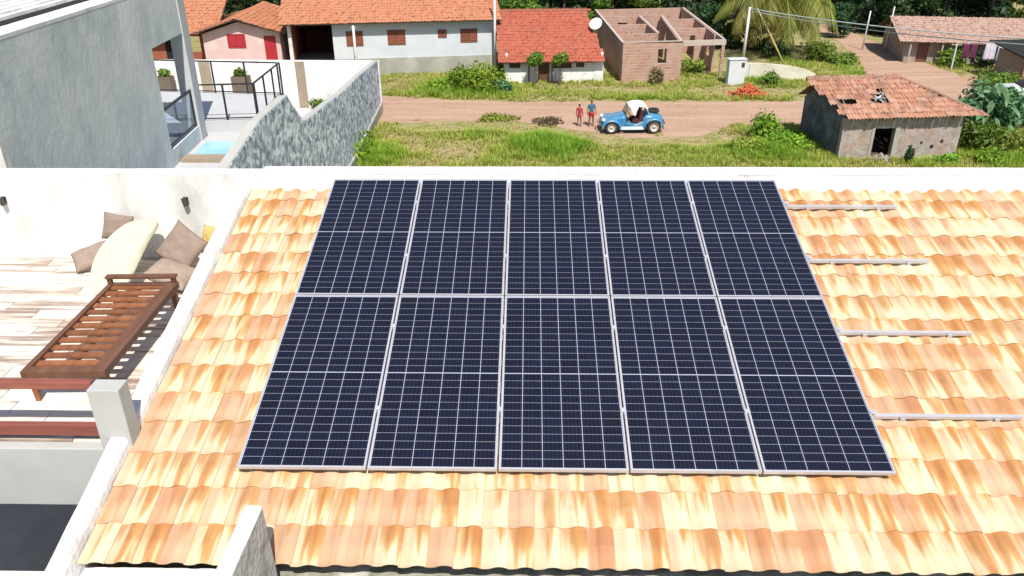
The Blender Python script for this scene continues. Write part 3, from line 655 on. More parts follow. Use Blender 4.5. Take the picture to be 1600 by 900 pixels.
def leafcloud(clumps, n, size, up=.35, aspect=.55, shell=.5):
    cl = np.array(clumps, float)                      # x,y,z,rx,ry,rz
    wgt = (cl[:,3]*cl[:,4]*cl[:,5])**.67; idx = rng.choice(len(cl), n, p=wgt/wgt.sum())
    d = rng.normal(size=(n,3)); d /= np.linalg.norm(d, axis=1)[:,None]
    rr = (shell + (1-shell)*rng.random(n))**.8 * (1 + .12*rng.normal(size=n))
    P = cl[idx,:3] + d*cl[idx,3:]*rr[:,None]
    nrm = d + rng.normal(size=(n,3))*.65 + np.array([0,0,up]); nrm /= np.linalg.norm(nrm, axis=1)[:,None]
    t = np.cross(nrm, rng.normal(size=(n,3))); t /= np.linalg.norm(t, axis=1)[:,None]; bt = np.cross(nrm, t)
    s_ = size*(.6+.8*rng.random(n))[:,None]
    V = np.stack([P - t*s_, P - bt*s_*aspect + nrm*s_*.12, P + t*s_, P + bt*s_*aspect + nrm*s_*.12], 1).reshape(-1,3)
    F = np.arange(4*n).reshape(n,4)
    cs = rng.random(len(cl)); seed = np.clip(.5*cs[idx] + .5*rng.random(n) + 0*P[:,2], 0, 1)
    return V, F, {'seed': np.repeat(seed, 4)}
def bush_mesh(n, rx, ry, rz, size, mat, lumps=9, seed_r=None):
    cl = []
    for k in range(lumps):
        a = rng.random()*6.283; r_ = math.sqrt(rng.random())*.75
        q = .35+.3*rng.random(); zz = rz*(.25+.75*rng.random()*(1-r_*.7))
        cl.append((math.cos(a)*r_*rx, math.sin(a)*r_*ry, zz*.75, rx*q, ry*q, rz*q*.8))
    V, F, at = leafcloud(cl, n, size); V[:,2] = np.abs(V[:,2]) ; return npmesh('foliage', V, F, mat, at)
def shrub(name, x, y, rx, ry, rz, mat, label, n=900, size=.11, cat='shrub', group='shrubs and weeds', z=0, lumps=9):
    e = empty(name, (x, y, z), 0, label, cat, group)
    add('foliage', bush_mesh(n, rx, ry, rz, size, mat, lumps), e)
    q = MB()
    for k in range(4):
        a = k*1.6+x; q.tube([(0,0,0),(math.cos(a)*rx*.2, math.sin(a)*ry*.2, rz*.35),(math.cos(a)*rx*.4, math.sin(a)*ry*.4, rz*.7)], [.03,.02,.01], 5)
    q.build('stems', M_bark, e); return e
for s_, w_, z0, lab in ((7.0,.98,1.95,'brown planter box with green plant before the white wall, right one'), (2.4,.9,1.9,'brown planter box before the white wall, left one behind the column')):
    wx, wy = -24+s_*math.cos(R(-1.872)), 47.5+s_*math.sin(R(-1.872))-.5
    e = empty('planter', (wx, wy, 0), R(-1.9), lab, 'planter', 'planters along the white wall')
    q = MB(); q.box(-w_/2,w_/2,-.3,.3,0,z0); q.build('box', M_planterwood, e)
    q = MB(); q.box(-w_/2+.04,w_/2-.04,-.26,.26,z0+.001,z0+.02); q.build('soil', M_soil, e)
    V, F, at = leafcloud([(0,0,z0+.2,.36,.25,.25)], 260, .09); add('foliage', npmesh('foliage', V, F, M_leaf_bush, at), e)
shrub('leafy_shrub', -12.6, 46.7, .5, .4, .9, M_leaf_bush, 'small green shrub beside the tan pilaster inside the blue wall', 500, .09)
shrub('leafy_shrub', -9.85, 44.6, .6, .6, 2.1, M_leaf_dark, 'dark shrub peeking over the low end of the blue wall', 700, .10)

# ------------------------------------------------------------------ village roofs and houses
def tile_sheet(name, parent, O, a, b_, la, lb, mat, keep=None, pw=.21, pl=.36, amp=.035):
    """rows of small overlapping clay tiles as one piece of relief (too small to tell apart from here)"""
    O = np.array(O, float); a = np.array(a, float); a /= np.linalg.norm(a); b_ = np.array(b_, float); b_ /= np.linalg.norm(b_); nn = np.cross(a, b_)
    if nn[2] < 0: nn = -nn
    xs_ = np.array([0,.18,.36,.52,.68,.84,1.0]); zz = np.array([.0,-.3,.0,.75,1.0,.75,0])*amp
    nc, nr = int(la/pw)+1, int(lb/pl)+1; V, F, UV, S = [], [], [], []
    k = len(xs_)
    for r_ in range(nr):
        for c in range(nc):
            if keep and not keep((c+.5)*pw, (r_+.5)*pl): continue
            j = rng.normal(size=3)*.010; off = len(V)*3*k
            base = np.array([c*pw+j[0], r_*pl+j[1]])
            pts, uv = [], []
            for yy, lift in ((0,.03+j[2]),(pl*1.08,.004+j[2]),(.0,.008+j[2])):
                for x, z in zip(xs_, zz):
                    pts.append(O + a*(base[0]+x*pw) + b_*(base[1]+yy) + nn*(z+lift)); uv.append((x, yy/pl))
            V.append(pts); UV.append(uv); S.append(np.full(3*k, rng.random()*40))
            f = [(off+i, off+i+1, off+k+i+1, off+k+i) for i in range(k-1)] + [(off+2*k+i, off+2*k+i+1, off+i+1, off+i) for i in range(k-1)]
            F += f
    o = add(name, npmesh(name, np.concatenate(V), np.array(F), mat, {'seed': np.concatenate(S)}, True, np.concatenate(UV)), parent); o['kind'] = 'stuff'; return o
def roof_slab(mb, O, a, b_, la, lb, th=.06):
    O, a, b_ = Vector(O), Vector(a).normalized(), Vector(b_).normalized(); nn = a.cross(b_).normalized()
    if nn.z < 0: nn = -nn
    t = [O, O+a*la, O+a*la+b_*lb, O+b_*lb]; t = [p - nn*.012 for p in t]
    if a.cross(b_).z < 0: t = t[::-1]
    mb.hexa([p-nn*th for p in t], t)
def shutter_window(parent, x0, x1, z0, z1, y=0, mat=None, leaves=2):
    f = MB(); t = .05
    f.box(x0-t,x1+t,y-.03,y+.1,z1,z1+t); f.box(x0-t,x1+t,y-.05,y+.1,z0-t,z0); f.box(x0-t,x0,y-.03,y+.1,z0,z1); f.box(x1,x1+t,y-.03,y+.1,z0,z1)
    wdo = f.build('window', mat or M_shutter, parent); wd = (x1-x0)/leaves
    for k in range(leaves):
        s_ = MB(); a, c = x0+k*wd+.006, x0+(k+1)*wd-.006
        s_.box(a,c,y+.0,y+.03,z0+.004,z1-.004)
        for j in range(5):
            zz = z0+.06+(z1-z0-.1)*j/5; s_.hexa([(a+.05,y-.018,zz),(c-.05,y-.018,zz),(c-.05,y-.001,zz),(a+.05,y-.001,zz)], [(a+.05,y-.004,zz+.1),(c-.05,y-.004,zz+.1),(c-.05,y-.001,zz+.1),(a+.05,y-.001,zz+.1)])
        s_.build('shutter', mat or M_shutter, wdo)
    return wdo

# long pale house
bh = empty('long_house', (-10.74, 56.49, 0), R(8.99), 'long pale blue grey house with orange tiled roof and brown shutters', 'house')
wins = [(-1.89,-.84,2.13,3.01), (.94,2.07,2.14,3.03), (4.43,4.95,2.54,2.98), (6.0,7.1,2.18,2.99)]
q = MB(); wall_grid(q, -2.85, 8.44, 1.2, 3.72, 0, .18, wins); q.build('front_wall', M_housewall, bh)
q = MB(); q.box(-2.85, 8.50, -.06, .18, 0, 1.198); q.build('plinth', M_plinth, bh)
q = MB(); q.box(8.26,8.44,.18,9,0,3.7); q.box(-5.85,-5.65,.4,9,0,3.7); q.box(-5.85,8.44,9,9.2,0,3.7); q.build('wall', M_housewall, bh)
q = MB(); q.box(-2.85,-2.67,.182,9,0,3.7); q.box(-5.65,-2.85,8.4,8.6,0,3.7); q.box(-5.65,-5.6,.42,8.4,0,3.7); q.build('porch_wall', M_terracotta_dark, bh)  # dark walls, the porch's inner shade put into their colour
q = MB(); q.box(-5.6,-2.86,.3,8.3,3.42,3.5); q.build('porch_ceiling', M_dark, bh)  # near-black ceiling colour, painted porch shade
q = MB(); q.box(-5.85,-5.62,0,.3,0,3.7); q.build('porch_pillar', M_white, bh)
q = MB(); q.box(-5.85,-2.85,-.3,4.8,.0,.9); q.build('porch_floor', M_plinth, bh)
for a in wins: shutter_window(bh, *a)
c22, s22 = math.cos(R(22)), math.sin(R(22))
q = MB(); roof_slab(q, (-6.3,-.62,3.66), (1,0,0), (0,c22,s22), 15.1, 5.6); roof_slab(q, (-6.3,9.75,3.66), (1,0,0), (0,-c22,s22), 15.1, 5.6); rf = q.build('roof', M_slate, bh)
tile_sheet('roof_tiles', rf, (-6.3,-.62,3.66), (1,0,0), (0,c22,s22), 15.0, 5.4, M_orange_tile)
q = MB(); q.tube([(-6.3,4.56,5.72),(8.8,4.56,5.72)], .12, 8); q.build('ridge_cap', M_pinkwall, rf)
# gable fill
q = MB(); q.hexa([(8.26,0,3.7),(8.44,0,3.7),(8.44,9.1,3.7),(8.26,9.1,3.7)], [(8.26,4.5,5.55),(8.44,4.5,5.55),(8.44,4.6,5.55),(8.26,4.6,5.55)]); q.build('gable', M_housewall, bh)
for (s_, zt, lab, dy) in ((-1.35, 3.55, 'short white post before the long pale house, left of its middle', -.9), (8.32, 6.4, 'tall white post at the right corner of the long pale house', -.7)):
    wx = -10.74 + s_*math.cos(R(8.99)) - dy*math.sin(R(8.99)); wy = 56.49 + s_*math.sin(R(8.99)) + dy*math.cos(R(8.99))
    o = MB().tube([(0,0,0),(0,0,zt*.5),(0,0,zt)], [.10,.09,.08], 10).tube([(-.2,0,zt-.15),(.2,0,zt-.15)], .02, 6).build('white_post', M_polewhite, None, True); o.location = (wx, wy, 0); tag(o, lab, 'post', 'white service posts')

# pink gabled house
pk = empty('pink_house', (-19.5, 56.0, 0), R(3.81), 'small pink gabled house with red door and red window', 'house')
q = MB(); wall_grid(q, -3.0, 2.25, 0, 2.95, 0, .18, [(1.14,1.95,.72,2.80), (-1.29,-.16,2.07,2.88)])
q.hexa([(-3.0,0,2.951),(2.25,0,2.951),(2.25,.18,2.951),(-3.0,.18,2.951)], [(-.52,0,3.72),(-.50,0,3.72),(-.50,.18,3.72),(-.52,.18,3.72)]); q.build('front_wall', M_pinkwall, pk)
q = MB(); q.box(-3.0,-2.82,.18,8,0,2.9); q.box(2.07,2.25,.18,8,0,2.9); q.box(-3,2.25,8,8.2,0,2.9); q.box(-3,2.25,-.3,0,0,.7); q.build('wall', M_pinkwall, pk)
d_ = MB(); d_.box(1.15,1.94,.03,.08,.72,2.79); dr = d_.build('door', M_reddoor, pk)
for k in range(2): q = MB(); q.box(1.24,1.85,.018,.029,.95+.95*k,1.7+.95*k); q.build('door_panel', M_reddoor, dr)
shutter_window(pk, -1.29,-.16,2.07,2.88, 0, M_reddoor)
for sg, xe, L_ in ((1,-3.65,3.28),(-1,2.75,3.40)):
    ang = R(17.0); bv = (sg*math.cos(ang), 0, math.sin(ang)); q = MB()
    roof_slab(q, (xe,-.55,3.0), (0,1,0), bv, 9.2, L_); r2 = q.build('roof', M_slate, pk)
    tile_sheet('roof_tiles', r2, (xe,-.55,3.0), (0,1,0), bv, 9.1, L_-.1, M_orange_tile)
# dark-sided house further left
lh = empty('left_house', (-27.0, 57.5, 0), R(4), 'orange roofed house in shade behind the grey column', 'house')
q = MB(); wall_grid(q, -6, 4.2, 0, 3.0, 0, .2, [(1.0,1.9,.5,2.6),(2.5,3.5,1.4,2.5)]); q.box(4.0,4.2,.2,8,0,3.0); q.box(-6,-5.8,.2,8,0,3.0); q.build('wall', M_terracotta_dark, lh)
q = MB(); q.box(1.0,1.9,.06,.1,.5,2.6); q.build('door', M_dark, lh)
ang = R(26); q = MB(); roof_slab(q, (-6.6,-.8,2.75), (1,0,0), (0,math.cos(ang),math.sin(ang)), 11.6, 5.6); r2 = q.build('roof', M_slate, lh)
tile_sheet('roof_tiles', r2, (-6.6,-.8,2.75), (1,0,0), (0,math.cos(ang),math.sin(ang)), 11.5, 5.5, M_orange_tile)

# low red-roofed house
rh = empty('red_roof_house', (-1.6, 53.95, 0), R(3.47), 'low white house under a plain red tiled roof', 'house')
q = MB(); wall_grid(q, 0, 6.6, 0, 1.55, 0, .16, [(.25,1.0,1.0,1.55),(2.2,2.95,0,1.5),(3.1,4.45,.95,1.5),(4.75,5.3,1.0,1.45)]); q.build('front_wall', M_white, rh)
q = MB(); q.box(0,.16,.16,10,0,1.9); q.box(6.44,6.6,.16,10,0,1.9); q.box(0,6.6,10,10.2,0,1.9); q.build('wall', M_white, rh)
q = MB(); q.box(2.2,2.95,.1,.14,0,1.5); q.build('door', M_wood_dark, rh)
for a in ((.25,1.0,1.0,1.52),(3.1,4.45,.95,1.5),(4.75,5.3,1.0,1.45)): q = MB(); q.box(a[0],a[1],.1,.13,a[2],a[3]); q.build('shutter', M_wood_dark, rh)
for x in (1.5, 3.05): q = MB(); q.box(x,x+.1,-.45,-.35,0,1.5); q.build('porch_post', M_wood_dark, rh)
ang = R(24); bv = (0,math.cos(ang),math.sin(ang))
q = MB(); roof_slab(q, (-.5,-.48,1.45), (1,0,0), bv, 6.55, 6.15); roof_slab(q, (-.5,11.0,1.6), (1,0,0), (0,-math.cos(ang),math.sin(ang)), 6.55, 6.2); rf = q.build('roof', M_slate, rh)
tile_sheet('roof_tiles', rf, (-.5,-.48,1.45), (1,0,0), bv, 7.2, 6.2, M_red_tile, keep=lambda x, u: x < 7.2-.115*u)
q = MB(); q.tube([(-.5,5.2,3.98),(6.3,5.2,3.98)], .11, 8); q.build('ridge_cap', M_red_tile, rf)
ds = empty('satellite_dish', (4.6, 57.0, 2.75), R(-25), 'white satellite dish on the red roof', 'satellite dish')
q = MB(); pr = [(r_*.05, .12*(r_/9)**2) for r_ in range(10)]; q.lathe([(a, -c) for a, c in pr] , 20, 'Y'); q.lathe([(a, -c+.012) for a, c in pr], 20, 'Y')
o = q.build('dish', M_white, ds, True); o.location = (0,0,.62); o.rotation_euler = (R(-38),0,0)
q = MB(); q.tube([(0,.1,-.05),(0,.1,.5),(0,.03,.62)], .025, 8); q.build('mast', M_alu, ds)
q = MB(); q.tube([(0,0,.28),(0,-.42,.75)], .012, 6); q.box(-.03,.03,-.47,-.40,.72,.80); q.build('feed_arm', M_alu, ds)

# unfinished brick house
bk_ = empty('brick_house', (0, 0, 0), 0, 'unfinished roofless red clay block house with open porch', 'house')
ZT = 2.62
q = MB()
def bwall(mb, a, c, z0=0, z1=ZT, t=.14, holes=()):
    a, c = Vector((*a, 0)), Vector((*c, 0)); d = (c-a); L_ = d.length; d.normalize(); nrm = Vector((-d.y, d.x, 0))
    tmp = MB(); wall_grid(tmp, 0, L_, z0, z1, 0, t, list(holes))
    off = len(mb.v); mb.v += [tuple(a + d*v[0] + nrm*v[1] + Vector((0,0,v[2]))) for v in tmp.v]; mb.f += [tuple(i+off for i in f) for f in tmp.f]; mb.m += tmp.m
fA, fB, fC = (6.2, 54.0), (10.25, 54.75), (13.2, 55.3); bA, bC = (5.6, 70.6), (13.2, 71.9)
bwall(q, fA, fB, holes=[(2.45,3.05,1.2,2.15)]); q.build('front_wall', M_brick, bk_)
for a, c, hs in ((bA, (6.2,54.16), ()), ((13.06,57.5), bC, [(1.2,2.2,.9,2.0),(5,6,.9,2.0),(9,10,.9,2.0)]), (bA, (13.0,71.86), [(2,3,1,2)]), ((5.9,66.6),(10.7,67.2), [(1.2,2.0,0,2.1)]), ((6.05,62.0),(8.9,62.4), [(.9,1.7,0,2.1)]), ((6.15,57.6),(9.1,58.0), ()), ((9.1,58.15),(8.85,66.8), [(2,2.9,0,2.1),(5,5.9,0,2.1)]), ((10.2,57.0),(10.65,66.9), [(1,1.9,0,2.1),(5,6,0,2.1)]), ((10.4,60.2),(12.95,60.5), [(.9,1.8,0,2.1)]), ((10.5,64.8),(12.95,65.2), ())):
    q = MB(); bwall(q, a, c, holes=hs); q.build('wall', M_brick, bk_)
q = MB(); bwall(q, (10.12,54.9), (10.2,56.95)); q.build('wall', M_brick, bk_)
q = MB(); q.bar((10.26,54.83,2.45), (13.25,55.38,2.45), .16, .34); q.build('porch_beam', pm('pale_concrete_beam', (.48,.40,.34), (.40,.32,.27), 3, .9), bk_)
q = MB(); q.box(13.0,13.2,55.25,55.45,0,2.275); q.build('porch_post', M_brick, bk_)
q = MB(); q.bar((13.12,55.5,2.5), (13.12,57.5,2.5), .14, .22); q.build('side_beam', M_brick, bk_)
for a, c in ((fA,bA),((13.12,55.5),(13.2,71.8)),((9.1,58.1),(8.85,66.8)),((10.18,55),(10.65,66.9)),(fA,fB)):
    q = MB(); q.bar((a[0],a[1]+.07,ZT+.02), (c[0],c[1],ZT+.02), .17, .035); q.build('wall_coping', pm('grey_mortar_cap', (.50,.44,.40), (.40,.34,.30), 4, .95), bk_)

# ruined hut
HO = (14.76, 36.85); hut = empty('old_hut', (*HO, 0), R(5.39), 'crumbling adobe hut with a hole in its weathered tile roof', 'hut')
q = MB(); wall_grid(q, 0, 5.84, 0, 2.02, 0, .25, [(1.58,2.58,0,1.5)]); q.build('front_wall', M_adobe, hut)
fr_ = MB(); fr_.box(1.44,1.579,-.03,.1,0,1.6); fr_.box(2.581,2.80,-.035,.1,0,1.62); fr_.box(1.579,2.581,-.03,.1,1.501,1.62); fr_.build('door_frame', M_plinth, hut)
q = MB(); q.box(0,.22,.25,4.6,0,2.02); q.hexa([(0,0,2.021),(.22,0,2.021),(.22,4.6,2.021),(0,4.6,2.021)], [(0,2.3,3.22),(.22,2.3,3.22),(.22,2.4,3.22),(0,2.4,3.22)]); q.build('left_wall', M_adobe_shade, hut)
q = MB(); q.box(5.6,5.84,.25,4.6,0,2.02); q.box(.22,5.6,4.4,4.6,0,2.02); q.build('wall', M_adobe, hut)
q = MB(); q.box(.3,5.5,.3,4.3,.01,.03); q.build('floor', M_soil, hut)
for x, z, s_ in ((4.0,.75,.07),(4.55,.55,.10),(5.0,.80,.09),(3.7,.45,.06)): q = MB(); q.lathe([(s_,-.012),(s_*.8,-.008),(0.01,-.004)], 9, 'Y', (x,0,z)); q.build('pit', M_dark, hut)
ang = R(25); ca, sa = math.cos(ang), math.sin(ang); EO = (-1.05, -.42, 2.06)
def hutkeep(x, u):
    left = 1.0 - .36*u + .10*math.sin(u*9); right = 7.75 - 1.06*u + .07*math.sin(u*7)      # x measured from EO
    if x < left or x > right: return False
    hx, hu = x-3.05, u-1.25                         # the hole
    if 0 < hu < 1.0 and -.50+hu*.62 < hx < .34-hu*.06: return False
    if abs(u-1.25-.28*(x-1.4)) < .10 and x < 2.2: return False      # the slipped courses
    return True
tile_sheet('roof_tiles', hut, EO, (1,0,.004), (0,ca,sa), 8.2, 3.1, M_old_tile, keep=hutkeep, pw=.17, pl=.36, amp=.045)
# hip end and rear slope
hip_d = Vector((-1.06*1, ca*3.05/3.05, sa)); 
q = MB(); rid_l, rid_r = Vector((-1.05-.05, -.42+3.05*ca, 2.06+3.05*sa)), Vector((-1.05+4.55, -.42+3.05*ca, 2.06+3.05*sa)); cor_f, cor_b = Vector((6.7,-.42,2.03)), Vector((6.7,5.1,2.03)); bl_ = Vector((-.15,5.1,2.03)); rear_l = rid_l + Vector((.55,0,-.02))
for tri in ((rid_r, cor_f, cor_b),): 
    n_ = Vector((.3,0,.6)); i = len(q.v); q.v += [tuple(p) for p in tri] + [tuple(p-Vector((0,0,.06))) for p in tri]; q.f += [(i,i+1,i+2),(i+5,i+4,i+3),(i,i+3,i+4,i+1),(i+1,i+4,i+5,i+2),(i+2,i+5,i+3,i)]; q.m += [0]*5
q.hexa([p-Vector((0,0,.06)) for p in (rear_l, rid_r, cor_b, bl_)], [rear_l, rid_r, cor_b, bl_]); q.build('rear_roof', M_old_tile, hut)
q = MB(); q.tube([rid_l+Vector((0,0,.03)), (1.2, rid_l.y, rid_l.z+.01), (2.4, rid_l.y, rid_l.z+.05), rid_r+Vector((0,0,.04))], .09, 8); q.tube([rid_r+Vector((0,0,.04)), (rid_r+cor_f)/2+Vector((0,0,.08)), cor_f+Vector((0,0,.05))], .08, 8); q.build('ridge_tiles', M_old_tile, hut)
for x in (.2, 1.1, 1.75, 2.25, 3.1, 4.1, 5.1): ul = min(2.8, (6.1-x)/1.06*.95); q = MB(); q.bar((x,-.40,1.98), (x+.03,-.42+ul*ca,1.98+ul*sa), .07, .08); q.build('rafter', M_bark, hut)
for u in (.4,1.0,1.55,1.95,2.5): q = MB(); q.bar((-.2,-.42+u*ca,2.035+u*sa), (5.6-u*.8,-.42+u*ca,2.035+u*sa), .05, .03); q.build('batten', M_plinth, hut)
q = MB(); q.bar((1.6,.9,2.45),(2.45,1.35,2.85),.10,.03); q.bar((1.9,1.25,2.75),(2.3,.7,2.45),.09,.03); q.build('broken_batten', M_ltgrey, hut)
rb = empty('rubble_heap', (HO[0]+2.0, HO[1]-.1, 0), R(10), 'small heap of pale rubble in the hut doorway', 'rubble'); q = MB()
for k in range(40):
    x, y = rng.normal()*.45, rng.normal()*.2; z = max(0, .38-abs(x)*.5-abs(y)*.6)*rng.random(); s_ = .05+.09*rng.random(); a = rng.random()*3
    c_, n__ = math.cos(a)*s_, math.sin(a)*s_; q.hexa([(x-c_,y-n__,z),(x+n__,y-c_,z),(x+c_,y+n__,z),(x-n__,y+c_,z)], [(x-c_*.7,y-n__*.7,z+s_),(x+n__*.8,y-c_*.6,z+s_*1.2),(x+c_*.7,y+n__*.7,z+s_*.9),(x-n__*.8,y+c_*.7,z+s_)])
o = q.build('stones', M_adobe, rb); o['kind'] = 'stuff'

# far house on the right, shack at the picture edge
fh = empty('far_house', (28.0, 61.3, 0), R(-9), 'long low house with dusty pinkish tile roof beside the track', 'house')
q = MB(); wall_grid(q, 0, 14, 0, 1.75, 0, .18, [(.9,1.7,0,1.6),(3.2,4.0,.7,1.5),(6,7,.7,1.5)]); q.box(0,.18,.18,6.5,0,1.9); q.build('wall', M_adobe, fh)
q = MB(); q.box(.9,1.7,.1,.14,0,1.6); q.build('door', M_wood_dark, fh)
ang = R(17); bv = (0,math.cos(ang),math.sin(ang)); q = MB(); roof_slab(q, (-.6,-.7,1.58), (1,0,0), bv, 15, 4.3); roof_slab(q, (-.6,7.4,1.58), (1,0,0), (0,-math.cos(ang),math.sin(ang)), 15, 4.2); rf = q.build('roof', M_slate, fh)
tile_sheet('roof_tiles', rf, (-.6,-.7,1.58), (1,0,0), bv, 14.9, 4.25, M_pale_tile)
for x in (.2, 2.4, 4.6): q = MB(); q.box(x,x+.1,-.6,-.5,0,1.55); q.build('porch_post', M_plinth, fh)
sh = empty('edge_shack', (32.3, 53.2, 0), R(4), 'small brown plank shack with dark sheet roof at the right picture edge', 'shack')
q = MB(); wall_grid(q, 0, 4, 0, 1.9, 0, .12, [(.9,1.7,0,1.6)]); q.box(0,.12,.12,3,0,1.9); q.build('wall', M_tan, sh)
q = MB(); q.hexa([(-.6,-.6,1.85),(4.5,-.6,1.85),(4.5,3.4,2.3),(-.6,3.4,2.3)], [(-.6,-.6,1.93),(4.5,-.6,1.93),(4.5,3.4,2.38),(-.6,3.4,2.38)]); q.build('roof', M_dark, sh)
for x in (-.4, 1.9): q = MB(); q.box(x,x+.1,-.5,-.4,0,1.86); q.build('post', M_wood_dark, sh)

# ------------------------------------------------------------------ street furniture
o = MB().tube([(0,0,0),(.03,0,2.0),(.06,0,3.95)], [.12,.105,.09], 10).build('utility_pole', M_polewhite, None, True); o.location = (16.1, 61.3, 0); tag(o, 'whitewashed wooden utility pole in front of the palm', 'pole')
o = MB().tube([(0,0,0),(-1.05,.75,1.95),(-2.15,1.45,3.85)], [.07,.062,.055], 8).build('prop_pole', M_poleyellow, None, True); o.location = (18.85, 59.85, 0); tag(o, 'slanting yellow bamboo prop leaning against the utility pole', 'pole')
cab = empty('meter_cabinet', (13.72, 53.3, 0), R(6), 'white rendered meter cabinet at the end of the low wall', 'meter cabinet')
q = MB(); q.box(-.56,.56,0,.55,0,1.66); q.build('body', M_meter, cab, bevel=.02)
q = MB(); q.box(.26,.46,-.03,-.001,1.18,1.46); q.build('meter_box', M_lamp, cab)
q = MB(); q.box(-.62,.62,-.05,.6,1.661,1.70); q.build('cap', M_meter, cab)
lw = empty('low_wall', (14.5, 55.0, 0), R(-3), 'low cream limewashed wall sloping down to the right', 'wall')
q = MB(); prof = [(0,1.12),(1.5,1.10),(3,.98),(4.2,.74),(4.9,.45)]; q.loft([[(s_,0,0),(s_,0,z),(s_,.2,z),(s_,.2,0)] for s_, z in prof]); q.build('wall_face', M_cream_wall, lw)
q = MB(); q.box(.45,.58,-.04,-.001,0,1.08); q.build('pilaster', M_meter, lw)
bp_ = empty('brick_pile', (13.75, 50.2, 0), 0, 'heap of broken orange red bricks beside the road', 'brick pile'); q = MB()
for k in range(420):
    r_ = abs(rng.normal())*.6; a = rng.random()*6.283; x, y = math.cos(a)*r_*1.05, math.sin(a)*r_*.8; zt = max(0, .78-.62*r_-.1*rng.random()); z = zt*(.25+.75*rng.random())
    l_, w_, h_ = .06+.05*rng.random(), .05, .04; rm = Matrix.Rotation(rng.random()*6.28, 3, 'Z') @ Matrix.Rotation(rng.normal()*.5, 3, 'X')
    pts = [rm @ Vector((sx_*l_, sy_*w_, sz_*h_)) + Vector((x,y,z+.04)) for sz_ in (-1,1) for sx_, sy_ in ((-1,-1),(1,-1),(1,1),(-1,1))]
    q.hexa(pts[:4], pts[4:])
o = q.build('bricks', M_rubblebrick, bp_); o['kind'] = 'stuff'
def sag(a, b_, s_, n=24): a, b_ = Vector(a), Vector(b_); return [a.lerp(b_, k/n) - Vector((0,0,4*s_*(k/n)*(1-k/n))) for k in range(n+1)]
for k, (a, c, s_, r_, lb) in enumerate((((16.15,61.3,3.85),(30.0,41.0,4.65),.35,.035,'upper pale cable strung from the utility pole over the track'), ((16.15,61.3,3.70),(30.2,41.0,4.35),.42,.03,'lower pale cable strung from the utility pole over the track'))):
    o = MB().tube(sag(a, c, s_), r_, 6).build('power_cable', M_cable, None, True); tag(o, lb, 'cable', 'cables over the track')
for x, y, h_, lb in ((27.0,66.5,3.0,'thin pale fence post left of the far house, nearer the palm'), (28.6,66.0,3.4,'taller thin pale fence post just left of the far house')):
    o = MB().tube([(0,0,0),(.05,0,h_*.5),(.1,0,h_)], [.06,.055,.05], 7).build('thin_post', M_polewhite, None, True); o.location = (x,y,0); tag(o, lb, 'post', 'thin posts by the far house')
# laundry
M_purple = pm('purple_cloth', (.22,.06,.26), (.15,.04,.19), 4, .9); M_lav = pm('lavender_cloth', (.62,.58,.66), (.54,.50,.60), 3, .9); M_paleblue = pm('pale_blue_cloth', (.56,.66,.72), (.50,.60,.66), 3, .9); M_wine = pm('wine_cloth', (.15,.03,.08), (.10,.02,.055), 4, .9)
o = MB().tube(sag((30.2,58.2,1.9),(37,58.0,2.0),.12), .012, 5).tube([(30.2,58.2,0),(30.2,58.2,1.95)], .05, 7).tube([(37,58,0),(37,58,2.05)], .05, 7).build('washing_line', M_polewhite, None); tag(o, 'washing line on two posts before the far house', 'washing line')
for x, wd, ht, mt_, lb in ((30.9,.42,1.0,M_wine,'dark wine cloth on the washing line, leftmost'), (31.45,.40,1.05,M_wine,'dark wine cloth on the washing line, second from the left'), (32.6,.75,1.15,M_lav,'lavender sheet on the washing line'), (33.4,.55,1.25,M_paleblue,'pale blue sheet on the washing line'), (34.0,.42,1.1,M_purple,'bright purple cloth on the washing line')):
    q = MB(); n = 12; zt = 1.86
    for j in range(9):
        for i in range(n+1): q.v.append((wd*(i/n-.5), .05*math.sin(i*1.3+x)*(.3+j/8), -ht*j/8))
    for j in range(8):
        for i in range(n): k_ = j*(n+1)+i; q.f.append((k_, k_+n+1, k_+n+2, k_+1)); q.m.append(0)
    o = q.build('laundry_sheet', mt_, None, True); so = o.modifiers.new('thick', 'SOLIDIFY'); so.thickness = .012; o.location = (x, 58.15, zt); tag(o, lb, 'laundry', 'laundry on the line')

# ------------------------------------------------------------------ beach buggy
M_blue = pm('metallic_blue_fibreglass', (.02,.20,.40), (.07,.24,.40), 4, .30, stain=(.20,.26,.30), sscale=1.6, spec=.6); M_tyre = pm('tyre_rubber', (.025,.025,.025), (.04,.038,.035), 8, .9); M_rim = pm('dusty_silver_rim', (.52,.47,.43), (.42,.37,.34), 6, .5, metal=.2)
M_canvas = pm('white_canvas_top', (.80,.79,.78), (.72,.71,.70), 3, .8); M_seat = pm('maroon_seat', (.09,.02,.02), (.06,.015,.015), 5, .8); M_silver = pm('pale_side_stripe', (.62,.70,.76), (.55,.64,.70), 3, .4)
M_lens = pm('lamp_lens', (.75,.75,.72), None, 3, .1); M_redlens = pm('red_lens', (.5,.02,.02), None, 3, .2); M_chrome = pm('chrome', (.7,.7,.7), None, 3, .15, metal=.9)
bg = empty('beach_buggy', (5.47, 42.1, 0), R(2), 'blue open beach buggy with white canvas top parked on the dirt road', 'car')
def sec(x, hw, zb, zt, rnd_=.10, n=5):
    pts = []
    for cx_, cz, a0 in ((hw-rnd_, zb+.05, -90), (hw-rnd_, zt-rnd_, 0), (-hw+rnd_, zt-rnd_, 90), (-hw+rnd_, zb+.05, 180)):
        rr = .05 if cz < zt-rnd_-.001 and cz == zb+.05 else rnd_
        for k in range(n): t = R(a0 + 90*k/(n-1)); pts.append((x, cx_+rr*math.cos(t), cz+rr*math.sin(t)))
    return pts
q = MB()
